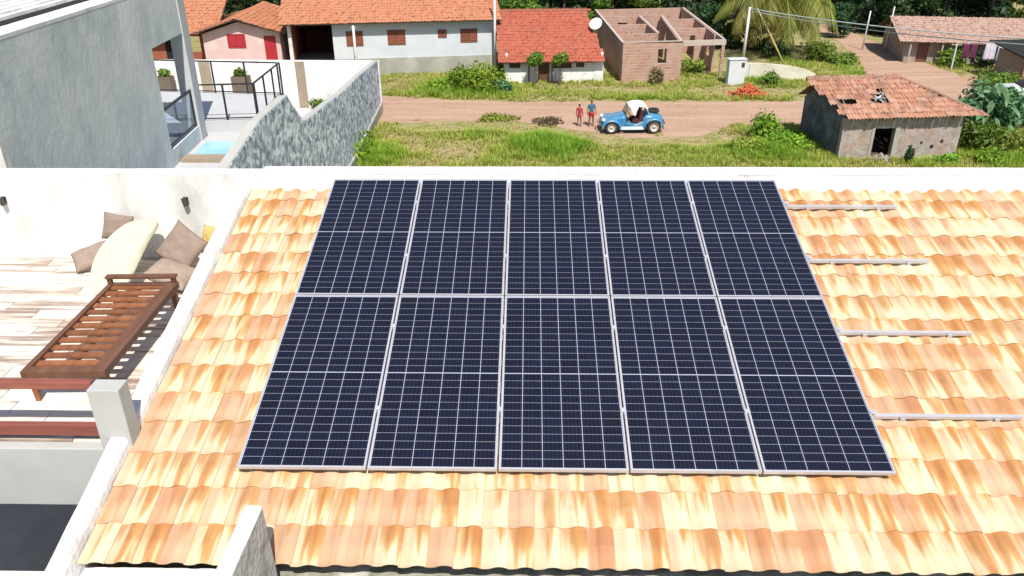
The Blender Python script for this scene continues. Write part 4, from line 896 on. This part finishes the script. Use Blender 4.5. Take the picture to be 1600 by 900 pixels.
q.loft([sec(-1.66,.34,.40,.60,.06), sec(-1.60,.42,.34,.68,.09), sec(-1.35,.50,.30,.76,.12), sec(-.95,.56,.28,.84,.13), sec(-.55,.62,.28,.92,.14), sec(-.36,.66,.28,.95,.12)])
q.loft([sec(-.361,.70,.28,.60,.06), sec(.2,.72,.28,.52,.06), sec(.58,.72,.28,.66,.06)])
q.loft([sec(.56,.70,.28,.86,.10), sec(.75,.70,.28,.98,.14), sec(1.05,.66,.30,1.0,.16), sec(1.38,.58,.36,.94,.16), sec(1.60,.48,.45,.80,.12), sec(1.66,.40,.52,.70,.08)])
q.build('body', M_blue, bg, True)
q = MB(); q.box(-.30,.55,-.60,.60,.53,.56); q.box(-.34,-.29,-.62,.62,.56,.90); q.build('cockpit_tub', M_dark, bg)
for sy_ in (-1, 1):
    q = MB(); q.box(-.72,.62,sy_*.735-.02,sy_*.735+.02,.24,.40); q.build('side_stripe', M_silver, bg)
    for wx, r_ in ((-1.13,.345),(1.13,.38)):
        f_ = MB(); rings = []
        for k in range(15):
            t = R(-8 + 196*k/14); rad = r_+.08; c_, s_ = math.cos(t), math.sin(t); flat = 1+.10*max(0, (-c_ if wx < 0 else c_))*(1 if s_ > .1 else 0)
            o_ = lambda rr, yy: (wx - rr*c_*1.10*flat, sy_*yy, r_*.92 + rr*s_)
            rings.append([o_(rad-.03,.45), o_(rad+.035,.45), o_(rad+.04,.66), o_(rad+.015,.80), o_(rad-.035,.845), o_(rad-.06,.83), o_(rad-.03,.66)])
        f_.loft(rings); f_.build('fender', M_blue, bg, True)
        wl = MB(); ww = .10 if wx < 0 else .13
        prof = [(r_*.60,-ww*.9),(r_*.80,-ww),(r_*.95,-ww*.85),(r_,-ww*.4),(r_,ww*.4),(r_*.95,ww*.85),(r_*.80,ww),(r_*.60,ww*.9)]
        wl.lathe(prof, 26, 'Y'); wo = wl.build('wheel', M_tyre, bg, True); wo.location = (wx, sy_*.70, r_)
        rm_ = MB(); rm_.lathe([(r_*.605,-ww*.93),(r_*.52,-ww*.85),(r_*.45,-ww*.45),(r_*.2,-ww*.40),(r_*.18,-ww*.62),(.005,-ww*.62)], 20, 'Y'); rm_.lathe([(r_*.605,ww*.93),(r_*.52,ww*.85),(r_*.45,ww*.45),(r_*.2,ww*.40),(r_*.18,ww*.62),(.005,ww*.62)][::-1], 20, 'Y'); rm_.build('rim', M_rim, wo, True)
    h_ = MB(); h_.lathe([(.005,-.03),(.07,-.02),(.095,.02),(.09,.10),(.05,.16)], 14, 'X'); ho = h_.build('headlight', M_lens, bg, True); ho.location = (-1.60, sy_*.50, .70)
    t_ = MB(); t_.box(1.62,1.68,sy_*.40-.06,sy_*.40+.06,.62,.70); t_.build('tail_light', M_redlens, bg)
    st = MB(); st.loft([[(x, sy_*.30+yy, z) for yy, z in ((-.22,z0),(.22,z0),(.22,z1),(-.22,z1))] for x, z0, z1 in ((.0,.57,.68),(.35,.57,.70),(.42,.57,1.12),(.52,.60,1.14),(.55,.57,.70))]); st.build('seat', M_seat, bg)
ws = MB()
for sy_ in (-1,1): ws.bar((-.40,sy_*.60,.93), (-.18,sy_*.55,1.40), .035, .035)
ws.bar((-.18,-.57,1.40), (-.18,.57,1.40), .035, .035); ws.bar((-.40,-.62,.94), (-.40,.62,.94), .03, .03); wso = ws.build('windshield', M_chrome, bg)
q = MB(); q.hexa([(-.405,-.58,.96),(-.395,-.58,.96),(-.395,.58,.96),(-.405,.58,.96)], [(-.195,-.54,1.38),(-.185,-.54,1.38),(-.185,.54,1.38),(-.195,.54,1.38)]); q.build('glass', M_carglass, wso)
tp = MB(); rings = []
for x, z, dz, hw in ((-.22,1.405,.03,.58),(0,1.47,.07,.60),(.35,1.50,.08,.61),(.60,1.46,.07,.60),(.74,1.34,.06,.59),(.86,1.02,.03,.58)):
    ring = []
    for k in range(13): t = -1+2*k/12; ring.append((x, t*hw, z+dz*(1-abs(t)**3)-(.05 if abs(t) == 1 else 0)))
    for k in range(12,-1,-1): t = -1+2*k/12; ring.append((x-.012, t*(hw-.01), z+dz*(1-abs(t)**3)-.02-(.05 if abs(t) == 1 else 0)))
    rings.append(ring)
tp.loft(rings); tp.build('canvas_top', M_canvas, bg, True)
for sy_ in (-1,1):
    q = MB(); q.loft([[(x, sy_*(.585+.004), z0), (x, sy_*(.585-.004), z0), (x, sy_*(.585-.004), z1), (x, sy_*(.585+.004), z1)] for x, z0, z1 in ((-.15,1.36,1.42),(.0,1.05,1.44),(.12,.92,1.46),(.20,1.2,1.47),(.28,1.38,1.47))]); q.build('side_curtain', M_canvas, bg)
q = MB(); q.tube([(.62,-.58,.9),(.62,-.56,1.30),(.62,-.45,1.42),(.62,.45,1.42),(.62,.56,1.30),(.62,.58,.9)], .028, 8); q.build('roll_bar', M_black, bg, True)
q = MB(); q.tube([(-1.70,-.55,.46),(-1.78,-.2,.48),(-1.78,.2,.48),(-1.70,.55,.46)], .03, 8); q.build('front_bumper', M_chrome, bg, True)
q = MB(); q.tube([(1.60,-.5,.48),(1.74,-.45,.50),(1.74,.45,.50),(1.60,.5,.48)], .03, 8); q.build('rear_bumper', M_black, bg, True)
q = MB(); q.lathe([(.14,-.05),(.26,-.10),(.30,-.05),(.30,.05),(.26,.10),(.14,.05)], 20, 'Z', (1.18,0,1.08)); q.build('spare_tyre', M_tyre, bg, True)
q = MB(); q.tube([(-.05,.30,.80),(-.12,.30,.86)], .02, 6); q.lathe([(.16,-.01),(.18,0),(.16,.01)], 16, 'X', (-.04,.30,.86)); q.build('steering_wheel', M_black, bg)

# car by the shrubs at the right edge
pc = empty('parked_car', (30.6, 48.9, 0), R(-12), 'pale parked car with dark roof half hidden by shrubs at the right edge', 'car')
M_carw = pm('dusty_white_paint', (.60,.62,.63), (.50,.52,.53), 2, .35); M_carroof = pm('dark_maroon_paint', (.06,.02,.025), (.05,.017,.02), 2, .35)
q = MB(); q.loft([sec(-2.0,.70,.35,.68,.10), sec(-1.85,.80,.28,.82,.14), sec(-.8,.84,.24,.90,.12), sec(.9,.84,.24,.92,.12), sec(1.8,.80,.28,.88,.14), sec(2.0,.70,.36,.72,.10)]); q.build('body', M_carw, pc, True)
q = MB(); q.loft([sec(-.85,.74,.88,.93,.03), sec(-.25,.64,.88,1.36,.10), sec(.9,.64,.88,1.38,.10), sec(1.5,.70,.88,.95,.03)]); q.build('cabin', M_carroof, pc, True)
q = MB(); q.hexa([(-.80,-.62,.94),(-.78,-.62,.94),(-.78,.62,.94),(-.80,.62,.94)], [(-.37,-.55,1.30),(-.35,-.55,1.30),(-.35,.55,1.30),(-.37,.55,1.30)]); q.build('windscreen', M_carglass, pc)
for wx in (-1.25,1.25):
    for sy_ in (-1,1):
        q = MB(); q.lathe([(.02,-.08),(.19,-.09),(.29,-.08),(.31,0),(.29,.08),(.19,.09),(.02,.08)], 20, 'Y'); wo = q.build('wheel', M_tyre, pc, True); wo.location = (wx, sy_*.74, .31)
for sy_ in (-1,1): q = MB(); q.lathe([(.005,-.03),(.09,-.02),(.11,.03)], 12, 'X', (-1.95, sy_*.55, .62)); q.build('headlight', M_lens, pc, True)

# ------------------------------------------------------------------ people
M_skin = pm('brown_skin', (.20,.105,.065), (.17,.09,.055), 4, .6); M_hair = pm('black_hair', (.012,.010,.009), (.02,.016,.014), 6, .6)
M_redcloth = pm('red_cloth', (.50,.03,.05), (.40,.022,.04), 4, .9); M_teal = pm('teal_cloth', (.02,.15,.24), (.015,.11,.18), 4, .9); M_redshort = pm('red_shorts_cloth', (.42,.03,.04), (.34,.025,.03), 4, .9)
def skin(name, parent, joints, edges, mat, root=0, sub=2):
    me = bpy.data.meshes.new(name); me.from_pydata([j[:3] for j in joints], edges, []); me.materials.append(mat)
    o = add(name, me, parent); o.modifiers.new('skin', 'SKIN'); 
    if not me.skin_vertices: me.attributes  # layer is made with the modifier
    lay = me.skin_vertices[0].data if me.skin_vertices else None
    if lay is None: bpy.context.view_layer.objects.active = o; bpy.ops.mesh.customdata_skin_add(); lay = me.skin_vertices[0].data
    for k, j in enumerate(joints): lay[k].radius = (j[3], j[4] if len(j) > 4 else j[3]); lay[k].use_root = (k == root)
    s_ = o.modifiers.new('sub', 'SUBSURF'); s_.levels = s_.render_levels = sub; o.modifiers['skin'].use_smooth_shade = True
    return o
def person(name, loc, rz, h, label, stance, armspread, top, low, dress):
    e = empty(name, loc, rz, label, 'person', 'people beside the buggy'); k = h/1.7; J = []; E_ = []
    def j(x, y, z, r_, r2=None): J.append((x*k, y*k, z*k, r_*k, (r2 or r_)*k)); return len(J)-1
    def ed(*c): E_.extend(zip(c, c[1:]))
    pel = j(0,0,.93,.13,.10); wai = j(0,0,1.08,.115,.085); che = j(0,.0,1.28,.145,.10); nek = j(0,.0,1.45,.05); nk2 = j(0,-.01,1.50,.048); hd = j(0,-.015,1.58,.075,.085); hd2 = j(0,-.005,1.68,.072,.085)
    ed(pel,wai,che,nek,nk2,hd,hd2)
    for sg in (-1,1):
        a = j(sg*.17,0,1.38,.055); b1 = j(sg*(.21+armspread*.3),.02,1.12,.042); c = j(sg*(.20+armspread*.55),-.05,.90,.032); d = j(sg*(.20+armspread*.55),-.06,.82,.035,.02); ed(che,a,b1,c,d)
        for q_, (dx, dz) in enumerate(((-.02,-.075),(-.007,-.09),(.007,-.088),(.02,-.07))):
            f1 = j(sg*(.20+armspread*.55)+dx,-.07,.80+dz*.4,.010); f2 = j(sg*(.20+armspread*.55)+dx,-.075,.80+dz,.008); ed(d,f1,f2)
        th1 = j(sg*(.20+armspread*.55)-sg*.035,-.085,.80,.010); th2 = j(sg*(.20+armspread*.55)-sg*.045,-.10,.76,.008); ed(d,th1,th2)
        fx = stance*sg; h1 = j(sg*.09,0,.86,.085); kn = j(sg*.10+fx*.5,-.02+.05*sg*stance*4,.49,.058); an = j(sg*.10+fx,.02,.09,.036); to = j(sg*.11+fx,-.14,.035,.036,.028); hl = j(sg*.10+fx,.04,.04,.034); ed(pel,h1,kn,an,to); ed(an,hl)
    skin('body', e, J, E_, M_skin)
    # face: nose, ears and eyes
    q = MB()
    q.hexa([(-.015*k,-.105*k,1.565*k),(.015*k,-.105*k,1.565*k),(.012*k,-.085*k,1.565*k),(-.012*k,-.085*k,1.565*k)], [(-.006*k,-.092*k,1.62*k),(.006*k,-.092*k,1.62*k),(.006*k,-.08*k,1.62*k),(-.006*k,-.08*k,1.62*k)]); q.build('nose', M_skin, e)
    for sg in (-1,1):
        q = MB(); q.lathe([(.004*k,-.012*k),(.02*k,-.006*k),(.024*k,.006*k),(.006*k,.01*k)], 8, 'X', (sg*.078*k,-.0*k,1.60*k)); q.build('ear', M_skin, e)
        q = MB(); q.lathe([(.002*k,-.006*k),(.011*k,-.003*k),(.011*k,.004*k)], 8, 'Y', (sg*.03*k,-.093*k,1.62*k)); q.build('eye', M_hair, e)
    q = MB(); q.box(-.022*k,.022*k,-.098*k,-.088*k,1.535*k,1.543*k); q.build('mouth', M_terracotta_dark, e)
    skin('hair', e, [(0,.02*k,1.55*k,.075*k,.07*k),(0,.02*k,1.64*k,.088*k,.085*k),(0,.01*k,1.715*k,.075*k,.08*k)], [(0,1),(1,2)], M_hair)
    # clothes
    T, TE = [], []
    def tj(x, y, z, r_, r2=None): T.append((x*k,y*k,z*k,r_*k,(r2 or r_)*k)); return len(T)-1
    a = tj(0,0,.92 if not dress else .70,.155 if not dress else .20,.13 if not dress else .16); b1 = tj(0,0,1.08,.135,.11); c = tj(0,0,1.30,.165,.125); d = tj(0,0,1.43,.09,.075); TE += [(a,b1),(b1,c),(c,d)]
    for sg in (-1,1): s1 = tj(sg*.18,0,1.38,.072); s2 = tj(sg*(.205+armspread*.22),.015,1.18,.062); TE += [(c,s1),(s1,s2)]
    skin('dress' if dress else 'shirt', e, T, TE, top)
    if not dress:
        T2 = [(0,0,.93*k,.15*k,.125*k)]; E2 = []
        for sg in (-1,1):
            i0 = len(T2); fx = stance*sg; T2 += [(sg*.09*k,0,.85*k,.10*k,.105*k),((sg*.098+fx*.4)*k,-.015*k,.55*k,.092*k,.092*k)]; E2 += [(0,i0),(i0,i0+1)]
        skin('shorts', e, T2, E2, low)
    return e
person('person', (2.75, 42.9, .008), R(160), 1.22, 'smaller person in a red dress standing left of the buggy', .03, .10, M_redcloth, None, True)
person('person', (3.40, 42.9, .008), R(20), 1.45, 'taller person in teal shirt and red shorts nearest the buggy', .05, .16, M_teal, M_redshort, False)

# ------------------------------------------------------------------ vegetation
def tree_mesh(h, r_, n, size, mat, lumps=16):
    cl = []
    for k in range(lumps):
        a = rng.random()*6.283; rr = math.sqrt(rng.random())*.72*r_; z = h*(.12+.80*rng.random()); q_ = r_*(.26+.2*rng.random())*(1.15-.5*abs(z/h-.62))
        cl.append((math.cos(a)*rr, math.sin(a)*rr, z, q_, q_, q_*.72))
    V, F, at = leafcloud(cl, n, size, shell=.55)
    t = MB(); t.tube([(0,0,0),(.1,.05,h*.3),(.05,-.1,h*.6)], [h*.03,h*.022,h*.012], 8)
    for k in range(5):
        c = cl[k]; t.tube([(.08,0,h*.28+k*.25),(c[0]*.5,c[1]*.5,(h*.35+c[2])/2),(c[0],c[1],c[2])], [h*.014,h*.010,h*.004], 6)
    return npmesh('crown', V, F, mat, at), t.mesh('trunk', M_bark, True)
kinds = [tree_mesh(7.5,3.2,3600,.22,M_leaf_forest), tree_mesh(6.5,2.7,3200,.20,M_leaf_dark,14), tree_mesh(8.5,3.4,3800,.24,M_leaf_forest,20), tree_mesh(5.5,2.5,3000,.18,M_leaf_bush,14)]
adj = ['broad green', 'dark dense', 'tall green', 'bright bushy']
tid = 0
def tree(kind, x, y, s_, where):
    e = empty('forest_tree', (x, y, 0), rng.random()*6.28, f'{adj[kind]} tree {where}', 'tree', 'trees behind the village'); e.scale = (s_, s_, s_*(.9+.25*rng.random()))
    add('crown', kinds[kind][0], e); add('trunk', kinds[kind][1], e)
TREES = [(3,-32,66,1.0,'at the far left behind the pink house roof'),(0,-24,70,1.0,'left behind the pink house'),(1,-18,68,.9,'behind the pink house ridge'),
 (0,-3.5,74,1.0,'behind the right end of the long house'),(3,-.5,70,.8,'behind the left end of the red roof'),(1,3.0,73,1.0,'behind the middle of the red roof'),(2,1.2,80,1.0,'further back behind the red roof'),
 (3,5.2,76.5,.95,'behind the gap between red roof and brick house'),(0,8.5,78,1.0,'behind the left part of the brick house'),(3,11.2,76.5,.75,'low behind the brick house rear wall'),(1,14.8,75,1.15,'in deep shade right of the brick house'),(1,15.6,67.5,.75,'in shade close behind the meter cabinet'),
 (2,18,84,1.1,'far behind the palm crown'),(1,21.8,76,1.0,'directly behind the palm trunk'),(0,24.0,82,.9,'left of the track end'),(1,31.5,82,1.0,'right of the track end'),
 (2,29.0,90,1.1,'closing the end of the dirt track'),(0,33,72.5,.85,'behind the left end of the far house'),(1,36.5,74,1.0,'behind the far house, second from its left'),(1,40,73,1.1,'behind the middle of the far house'),(3,43.5,72,1.0,'bright above the far house at right'),(0,47,71,1.0,'behind the far house at the right edge'),
 (2,36,86,1.2,'in the back row right of the track'),(2,44,84,1.2,'in the back row at the far right'),(0,10,90,1.2,'in the back row behind the brick house'),(2,-8,84,1.2,'in the back row behind the long house'),(1,27.0,72.5,.5,'low beside the upper dirt track')]
for t in TREES: tree(*t)
o_ = None
cl = [(x, 98+6*rng.random(), 4+2*rng.random(), 4.5, 3, 4.5) for x in np.arange(-60, 95, 4.5)]
for k in range(190):
    x, y = -45+95*rng.random(), 66+30*rng.random()
    if 25.5 < x < 31 and y < 88 or (26 < x and y < 69.5) or (4 < x < 14.5 and y < 74) or (x < -1 and y < 70) or (-3 < x < 6 and y < 67): continue
    cl.append((x, y, .7+.6*rng.random(), 1.8, 1.6, 1.2+.8*rng.random()))
V, F, at = leafcloud(cl, 60000, .3); V[:,2] = np.abs(V[:,2]); o = add('far_wood', npmesh('far_wood', V, F, M_leaf_dark, at)); o['kind'] = 'stuff'; o['label'] = 'dense dark wood closing the view behind the village'; o['category'] = 'wood'

# coconut palm
pa = empty('coconut_palm', (20.4, 64.3, 0), 0, 'coconut palm with drooping yellow green fronds', 'palm tree')
q = MB(); q.tube([(0,0,0),(-.1,0,1.2),(-.35,0,2.4),(-.85,.1,4.0),(-1.1,.15,4.7)], [.24,.20,.17,.16,.2], 10); q.build('trunk', M_palmtrunk, pa, True)
def frond(L_, droop, rise, mat, dens=46):
    pts = [np.zeros(3)]; st = L_/dens
    for k in range(dens):                              # rise = start angle, droop = total bend, both in degrees
        t = (k+.5)/dens; e_ = R(rise - droop*(t**.8)); pts.append(pts[-1] + np.array([math.cos(e_)*st, 0, math.sin(e_)*st]))
    V, F, S = [], [], []
    for k in range(2, dens+1):
        t = k/dens; d = pts[k]-pts[k-1]; d /= np.linalg.norm(d); ll = L_*.27*(1-.75*(2*abs(t-.42))**2.2)+.15
        for sg in (-1,1):
            out = np.array([0, sg, 0])*.72 + d*.48 + np.array([0,0,-.55-.35*rng.random()]) ; out /= np.linalg.norm(out)
            p = pts[k]; m_ = p + out*ll*.5 + np.array([0,0,.02]); e_ = p + out*ll + np.array([0,0,-.22*ll]); wv = d*.042
            b0 = len(V); V += [p-wv*.6, p+wv*.6, m_+wv, m_-wv, e_]; F += [(b0,b0+1,b0+2,b0+3),(b0+3,b0+2,b0+4,b0+4)]; S += [.2+.8*rng.random()]*5
    for k in range(dens):
        a, c = pts[k], pts[k+1]; wr = .04*(1-k/dens)+.008; b0 = len(V); V += [a+[0,wr,0], a-[0,wr,0], c-[0,wr,0], c+[0,wr,0], a+[0,0,-wr*1.4], c+[0,0,-wr*1.4]]; F += [(b0,b0+1,b0+2,b0+3),(b0+1,b0+4,b0+5,b0+2),(b0+4,b0,b0+3,b0+5)]; S += [.9]*6
    me = bpy.data.meshes.new('frond'); me.from_pydata([tuple(v) for v in V], [], [f if f[-1] != f[-2] else f[:3] for f in F]); me.materials.append(mat)
    at = me.attributes.new('seed', 'FLOAT', 'POINT'); at.data.foreach_set('value', np.array(S, np.float32)); me.update(); return me
fr_me = [frond(6.4,112,42,M_palm), frond(6.4,112,26,M_palm), frond(6.0,100,10,M_palm), frond(5.6,95,66,M_palm), frond(5.4,85,-5,M_palm), frond(4.4,60,-28,M_palm_dead)]
for k in range(30):
    a = k*2.39996; tier = k/30
    me = fr_me[3] if tier < .2 else fr_me[0] if tier < .42 else fr_me[1] if tier < .6 else fr_me[2] if tier < .78 else fr_me[4] if tier < .9 else fr_me[5]
    o = add('frond', me, pa); o.location = (-1.1, .15, 4.75-.15*tier); o.rotation_euler = (rng.normal()*.12, rng.normal()*.08, a)
q = MB()
for k in range(6): a = k*1.05; q.lathe([(.01,-.13),(.09,-.07),(.11,.02),(.07,.1),(.01,.13)], 8, 'Z', (-1.1+.26*math.cos(a), .15+.26*math.sin(a), 4.4))
o = q.build('coconuts', M_leaf_yellow, pa, True); o['kind'] = 'stuff'

# shrubs placed where the photograph shows them
SH = [
 ('round_shrub', -3.3, 51.6, 1.9, 1.4, 1.9, M_leaf_lime, 'big bright green bush on the verge before the long house', 2600, .11),
 ('round_shrub', -1.9, 51.2, .8, .8, .9, M_leaf_blue, 'lower bluish bush right of the big verge bush', 700, .10),
 ('round_shrub', -5.6, 52.2, 1.2, .8, .7, M_leaf_lime, 'low green bush on the verge left of the big bush', 800, .11),
 ('dry_shrub', 8.35, 53.6, .55, .5, 1.35, M_leaf_dry, 'dry brown shrub before the brick house front wall', 700, .09),
 ('round_shrub', 11.6, 57.2, 1.1, .8, 1.2, M_leaf_yellow, 'yellow green weeds filling the brick house porch', 900, .11),
 ('round_shrub', 16.0, 53.3, .75, .6, 1.0, M_leaf_bush, 'green bush against the low cream wall', 700, .10),
 ('round_shrub', 11.9, 40.6, 1.2, 1.0, 1.7, M_leaf_lime, 'rounded bright green bush left of the hut shadow', 1300, .10),
 ('round_shrub', 13.0, 38.9, 1.1, 1.0, .9, M_leaf_lime, 'low green bush just left of the hut wall', 1200, .10),
 ('round_shrub', 11.2, 38.0, 1.4, 1.0, .7, M_leaf_yellow, 'yellowish low bush in the grass left of the hut', 1100, .09),
 ('weed', 17.9, 36.4, .22, .18, .95, M_leaf_dark, 'climbing weed beside the hut door frame', 320, .08),
 ('weed', 19.6, 36.3, .6, .35, .55, M_leaf_lime, 'low weeds at the foot of the hut front wall', 500, .08),
 ('broad_leaf_shrub', 24.4, 42.2, 1.5, 1.2, 2.7, M_leaf_blue, 'tall bluish green shrub behind the right end of the hut roof', 1500, .16),
 ('broad_leaf_shrub', 26.6, 43.4, 1.4, 1.1, 2.0, M_leaf_blue, 'bluish shrub at the right edge below the parked car', 1100, .16),
 ('round_shrub', 22.0, 38.2, 1.3, 1.0, 1.7, M_leaf_bush, 'green bush hugging the right wall of the hut', 1400, .11),
 ('round_shrub', 23.8, 38.0, 1.5, 1.1, 1.4, M_leaf_yellow, 'sunlit yellow green bush right of the hut, front row', 1500, .11),
 ('round_shrub', 25.6, 38.6, 1.3, 1.1, 1.6, M_leaf_lime, 'green bush in the lower right corner of the village', 1400, .11),
 ('round_shrub', 21.6, 36.2, 1.0, .6, .8, M_leaf_lime, 'low green bush at the hut right corner', 800, .09),
 ('round_shrub', 21.6, 62.0, 1.5, 1.0, 1.7, M_leaf_bush, 'dark leafy bush beneath the palm beside the track', 1200, .12),
 ('round_shrub', 23.3, 60.5, 1.2, 1.0, 1.1, M_leaf_bush, 'bush on the left bank of the track below the palm', 900, .11),
 ('round_shrub', 18.8, 62.6, 1.3, .9, 1.5, M_leaf_dark, 'dark bush behind the low cream wall', 900, .12),
 ('round_shrub', 31.0, 60.0, 1.1, .8, 1.7, M_leaf_bush, 'green bush before the far house left part', 1000, .12),
 ('round_shrub', 33.0, 59.4, .9, .8, 1.3, M_leaf_dark, 'dark bush before the far house beside the laundry', 800, .11),
 ('round_shrub', 29.6, 65.0, 1.1, .9, 1.4, M_leaf_yellow, 'pale bush between the track and the far house', 800, .11),
 ('round_shrub', 30.2, 52.4, 1.4, .9, 1.3, M_leaf_bush, 'bush right of the track near the shack', 1000, .11),
 ('round_shrub', 27.8, 47.4, .9, .8, .9, M_leaf_bush, 'small bush left of the parked car', 700, .10),
 ('round_shrub', 23.0, 54.2, .9, .7, .6, M_leaf_yellow, 'low yellow weeds on the left bank of the track', 600, .10),
 ('round_shrub', 20.6, 53.4, .8, .6, .7, M_leaf_bush, 'weeds at the end of the low cream wall', 600, .10),
 ('round_shrub', -9.0, 36.4, 1.7, 2.2, 1.6, M_leaf_lime, 'bright green tall grass clump at the foot of the blue wall', 1500, .10),
 ('round_shrub', -8.6, 39.2, .8, 1.0, .7, M_leaf_lime, 'green clump along the blue wall, second from the roof', 700, .09),
 ('weed', -2.0, 44.2, 1.4, .7, .35, M_leaf_yellow, 'pale yellow green creeping weeds by the road edge', 700, .09),
 ('weed', .9, 43.4, .9, .6, .4, M_leaf_dry, 'dry brown weeds by the road edge', 500, .08),
]
for a in SH: shrub(*a)
# two small trees in front of the red-roofed house
for x, y, lb in ((.35, 53.0, 'small round headed tree before the red roof, left of two'), (2.0, 53.0, 'small round headed tree before the red roof, right of two')):
    e = empty('small_tree', (x, y, 0), 0, lb, 'tree', 'small trees before the red roof'); V, F, at = leafcloud([(0,0,1.75,.55,.5,.4),(.2,0,1.95,.4,.4,.3),(-.2,.1,1.6,.35,.35,.3)], 700, .09); add('crown', npmesh('crown', V, F, M_leaf_bush, at), e)
    q = MB(); q.tube([(0,0,0),(.03,0,.8),(0,0,1.6)], [.06,.05,.03], 7); q.build('trunk', M_bark, e)
# broad leaf flags on the tall bluish shrub are large leaves of their own
lm_ = MB(); lm_.v = [(0,0,0),(.28,-.16,.05),(.62,-.12,-.02),(.85,0,-.16),(.62,.12,-.02),(.28,.16,.05),(.4,0,.0)]; lm_.f = [(0,1,6),(1,2,6),(2,3,6),(3,4,6),(4,5,6),(5,0,6)]; lm_.m = [0]*6
lme = lm_.mesh('leaf', M_leaf_blue); at = lme.attributes.new('seed', 'FLOAT', 'POINT'); at.data.foreach_set('value', np.array([.3,.6,.7,.9,.7,.6,.5], np.float32))
for e in [o for o in bpy.data.objects if o.name.startswith('broad_leaf_shrub')]:
    for k in range(46):
        a = rng.random()*6.283; z = .6+2.0*rng.random()*(1 if e.location.x < 25.5 else .72); r_ = (.5+.6*rng.random())*(1-.25*(z-1.3)**2)
        o = add('leaf', lme, e); o.location = (math.cos(a)*r_, math.sin(a)*r_, z); o.rotation_euler = (rng.normal()*.3, .3+.4*rng.random(), a)

# grass: stands of blades, thin where the soil is bare
def pts_in(n, x0, x1, y0, y1): return np.stack([x0+(x1-x0)*rng.random(n), y0+(y1-y0)*rng.random(n)], 1)
P = np.concatenate([pts_in(30000,-10.5,27,33.5,45), pts_in(13000,-12,24,47.6,57), pts_in(5000,18,34,40,62), pts_in(3000,-13,-8.5,36,47)])
bare = [(-4.5,43.0,2.6,1.2,.75),(-1.0,42.6,3.0,1.1,.4),(2.5,41.4,3.2,1.0,.4),(6,40.1,4,1.0,.45),(-3,39.5,3,2.2,.25),(9.5,40.2,2.2,1.4,.5),(13,51.5,3,1.2,.5),(6,52,3,1,.35),(18,51,4,1.2,.5)]
hgt, dry, keepm = [], [], []
for x, y in P:
    lo, hi = interp(mainr, min(max(x,-39.9),44.9)); fr_n = 1.1*mnoise.noise((x*1.1, y*1.1, 13))-.25; on = lo+road_edge(x,1)+fr_n < y < hi+road_edge(x,9)-fr_n
    if not on and 48.5 < y < 89:
        l2, h2 = interp(branch, y); on = l2 < x < h2
    nv = mnoise.noise((x*.28, y*.28, 3)); n2 = mnoise.noise((x*.9, y*.9, 7)); dn_ = .42 + .55*nv + .35*n2; kp = 1.0
    for bx, by, rx, ry, st in bare:
        q_ = ((x-bx)/rx)**2 + ((y-by)/ry)**2
        if q_ < 1.6: f_ = max(0, 1.6-q_)/1.6*st*1.5; dn_ -= f_*.9; kp -= f_
    for gx_, gy_, gr in ((-8.2,36.5,2.6),(-1.0,40.0,2.4),(12,39,2.8),(-4,51.6,3.2),(24,38,4),(1.2,39.2,2.0)):
        q_ = ((x-gx_)**2+(y-gy_)**2)/gr**2
        if q_ < 1.5: dn_ += .5*(1.5-q_)/1.5
    if 15 < x < 20.6 and 36.8 < y < 41.5: kp = -1
    if x < -9.5 and y < 47 and y > 27: kp = -1
    hgt.append(max(.06, .10+.22*dn_+.22*max(0, dn_-.55))); dry.append(min(max(dn_, 0), 1)); keepm.append((not on) and kp > -.9 and rng.random() < max(.22, kp*min(1, .5+dn_)))
keepm = np.array(keepm); P = P[keepm]; hgt = np.array(hgt)[keepm]; dry = np.array(dry)[keepm]
nb_ = 8; n = len(P); ang = rng.random((n,nb_))*6.283; rad = .10*np.sqrt(rng.random((n,nb_))); lean = .25+.7*rng.random((n,nb_)); H_ = hgt[:,None]*(.6+.8*rng.random((n,nb_)))
bx = P[:,0,None]+rad*np.cos(ang); by = P[:,1,None]+rad*np.sin(ang); tx = bx+np.cos(ang)*H_*lean; ty = by+np.sin(ang)*H_*lean; wx_ = -np.sin(ang)*.024; wy_ = np.cos(ang)*.024
z0 = np.zeros_like(bx)
V = np.stack([np.stack([bx-wx_,by-wy_,z0],-1), np.stack([bx+wx_,by+wy_,z0],-1), np.stack([tx,ty,H_],-1)], 2).reshape(-1,3)
S = np.clip(np.repeat(dry, nb_) + .16*rng.normal(size=n*nb_), 0, 1)
o = add('grass', npmesh('grass', V, np.arange(len(V)).reshape(-1,3), M_grass, {'seed': np.repeat(S,3)})); o['kind'] = 'stuff'; o['label'] = 'patchy green and dry grass'; o['category'] = 'grass'
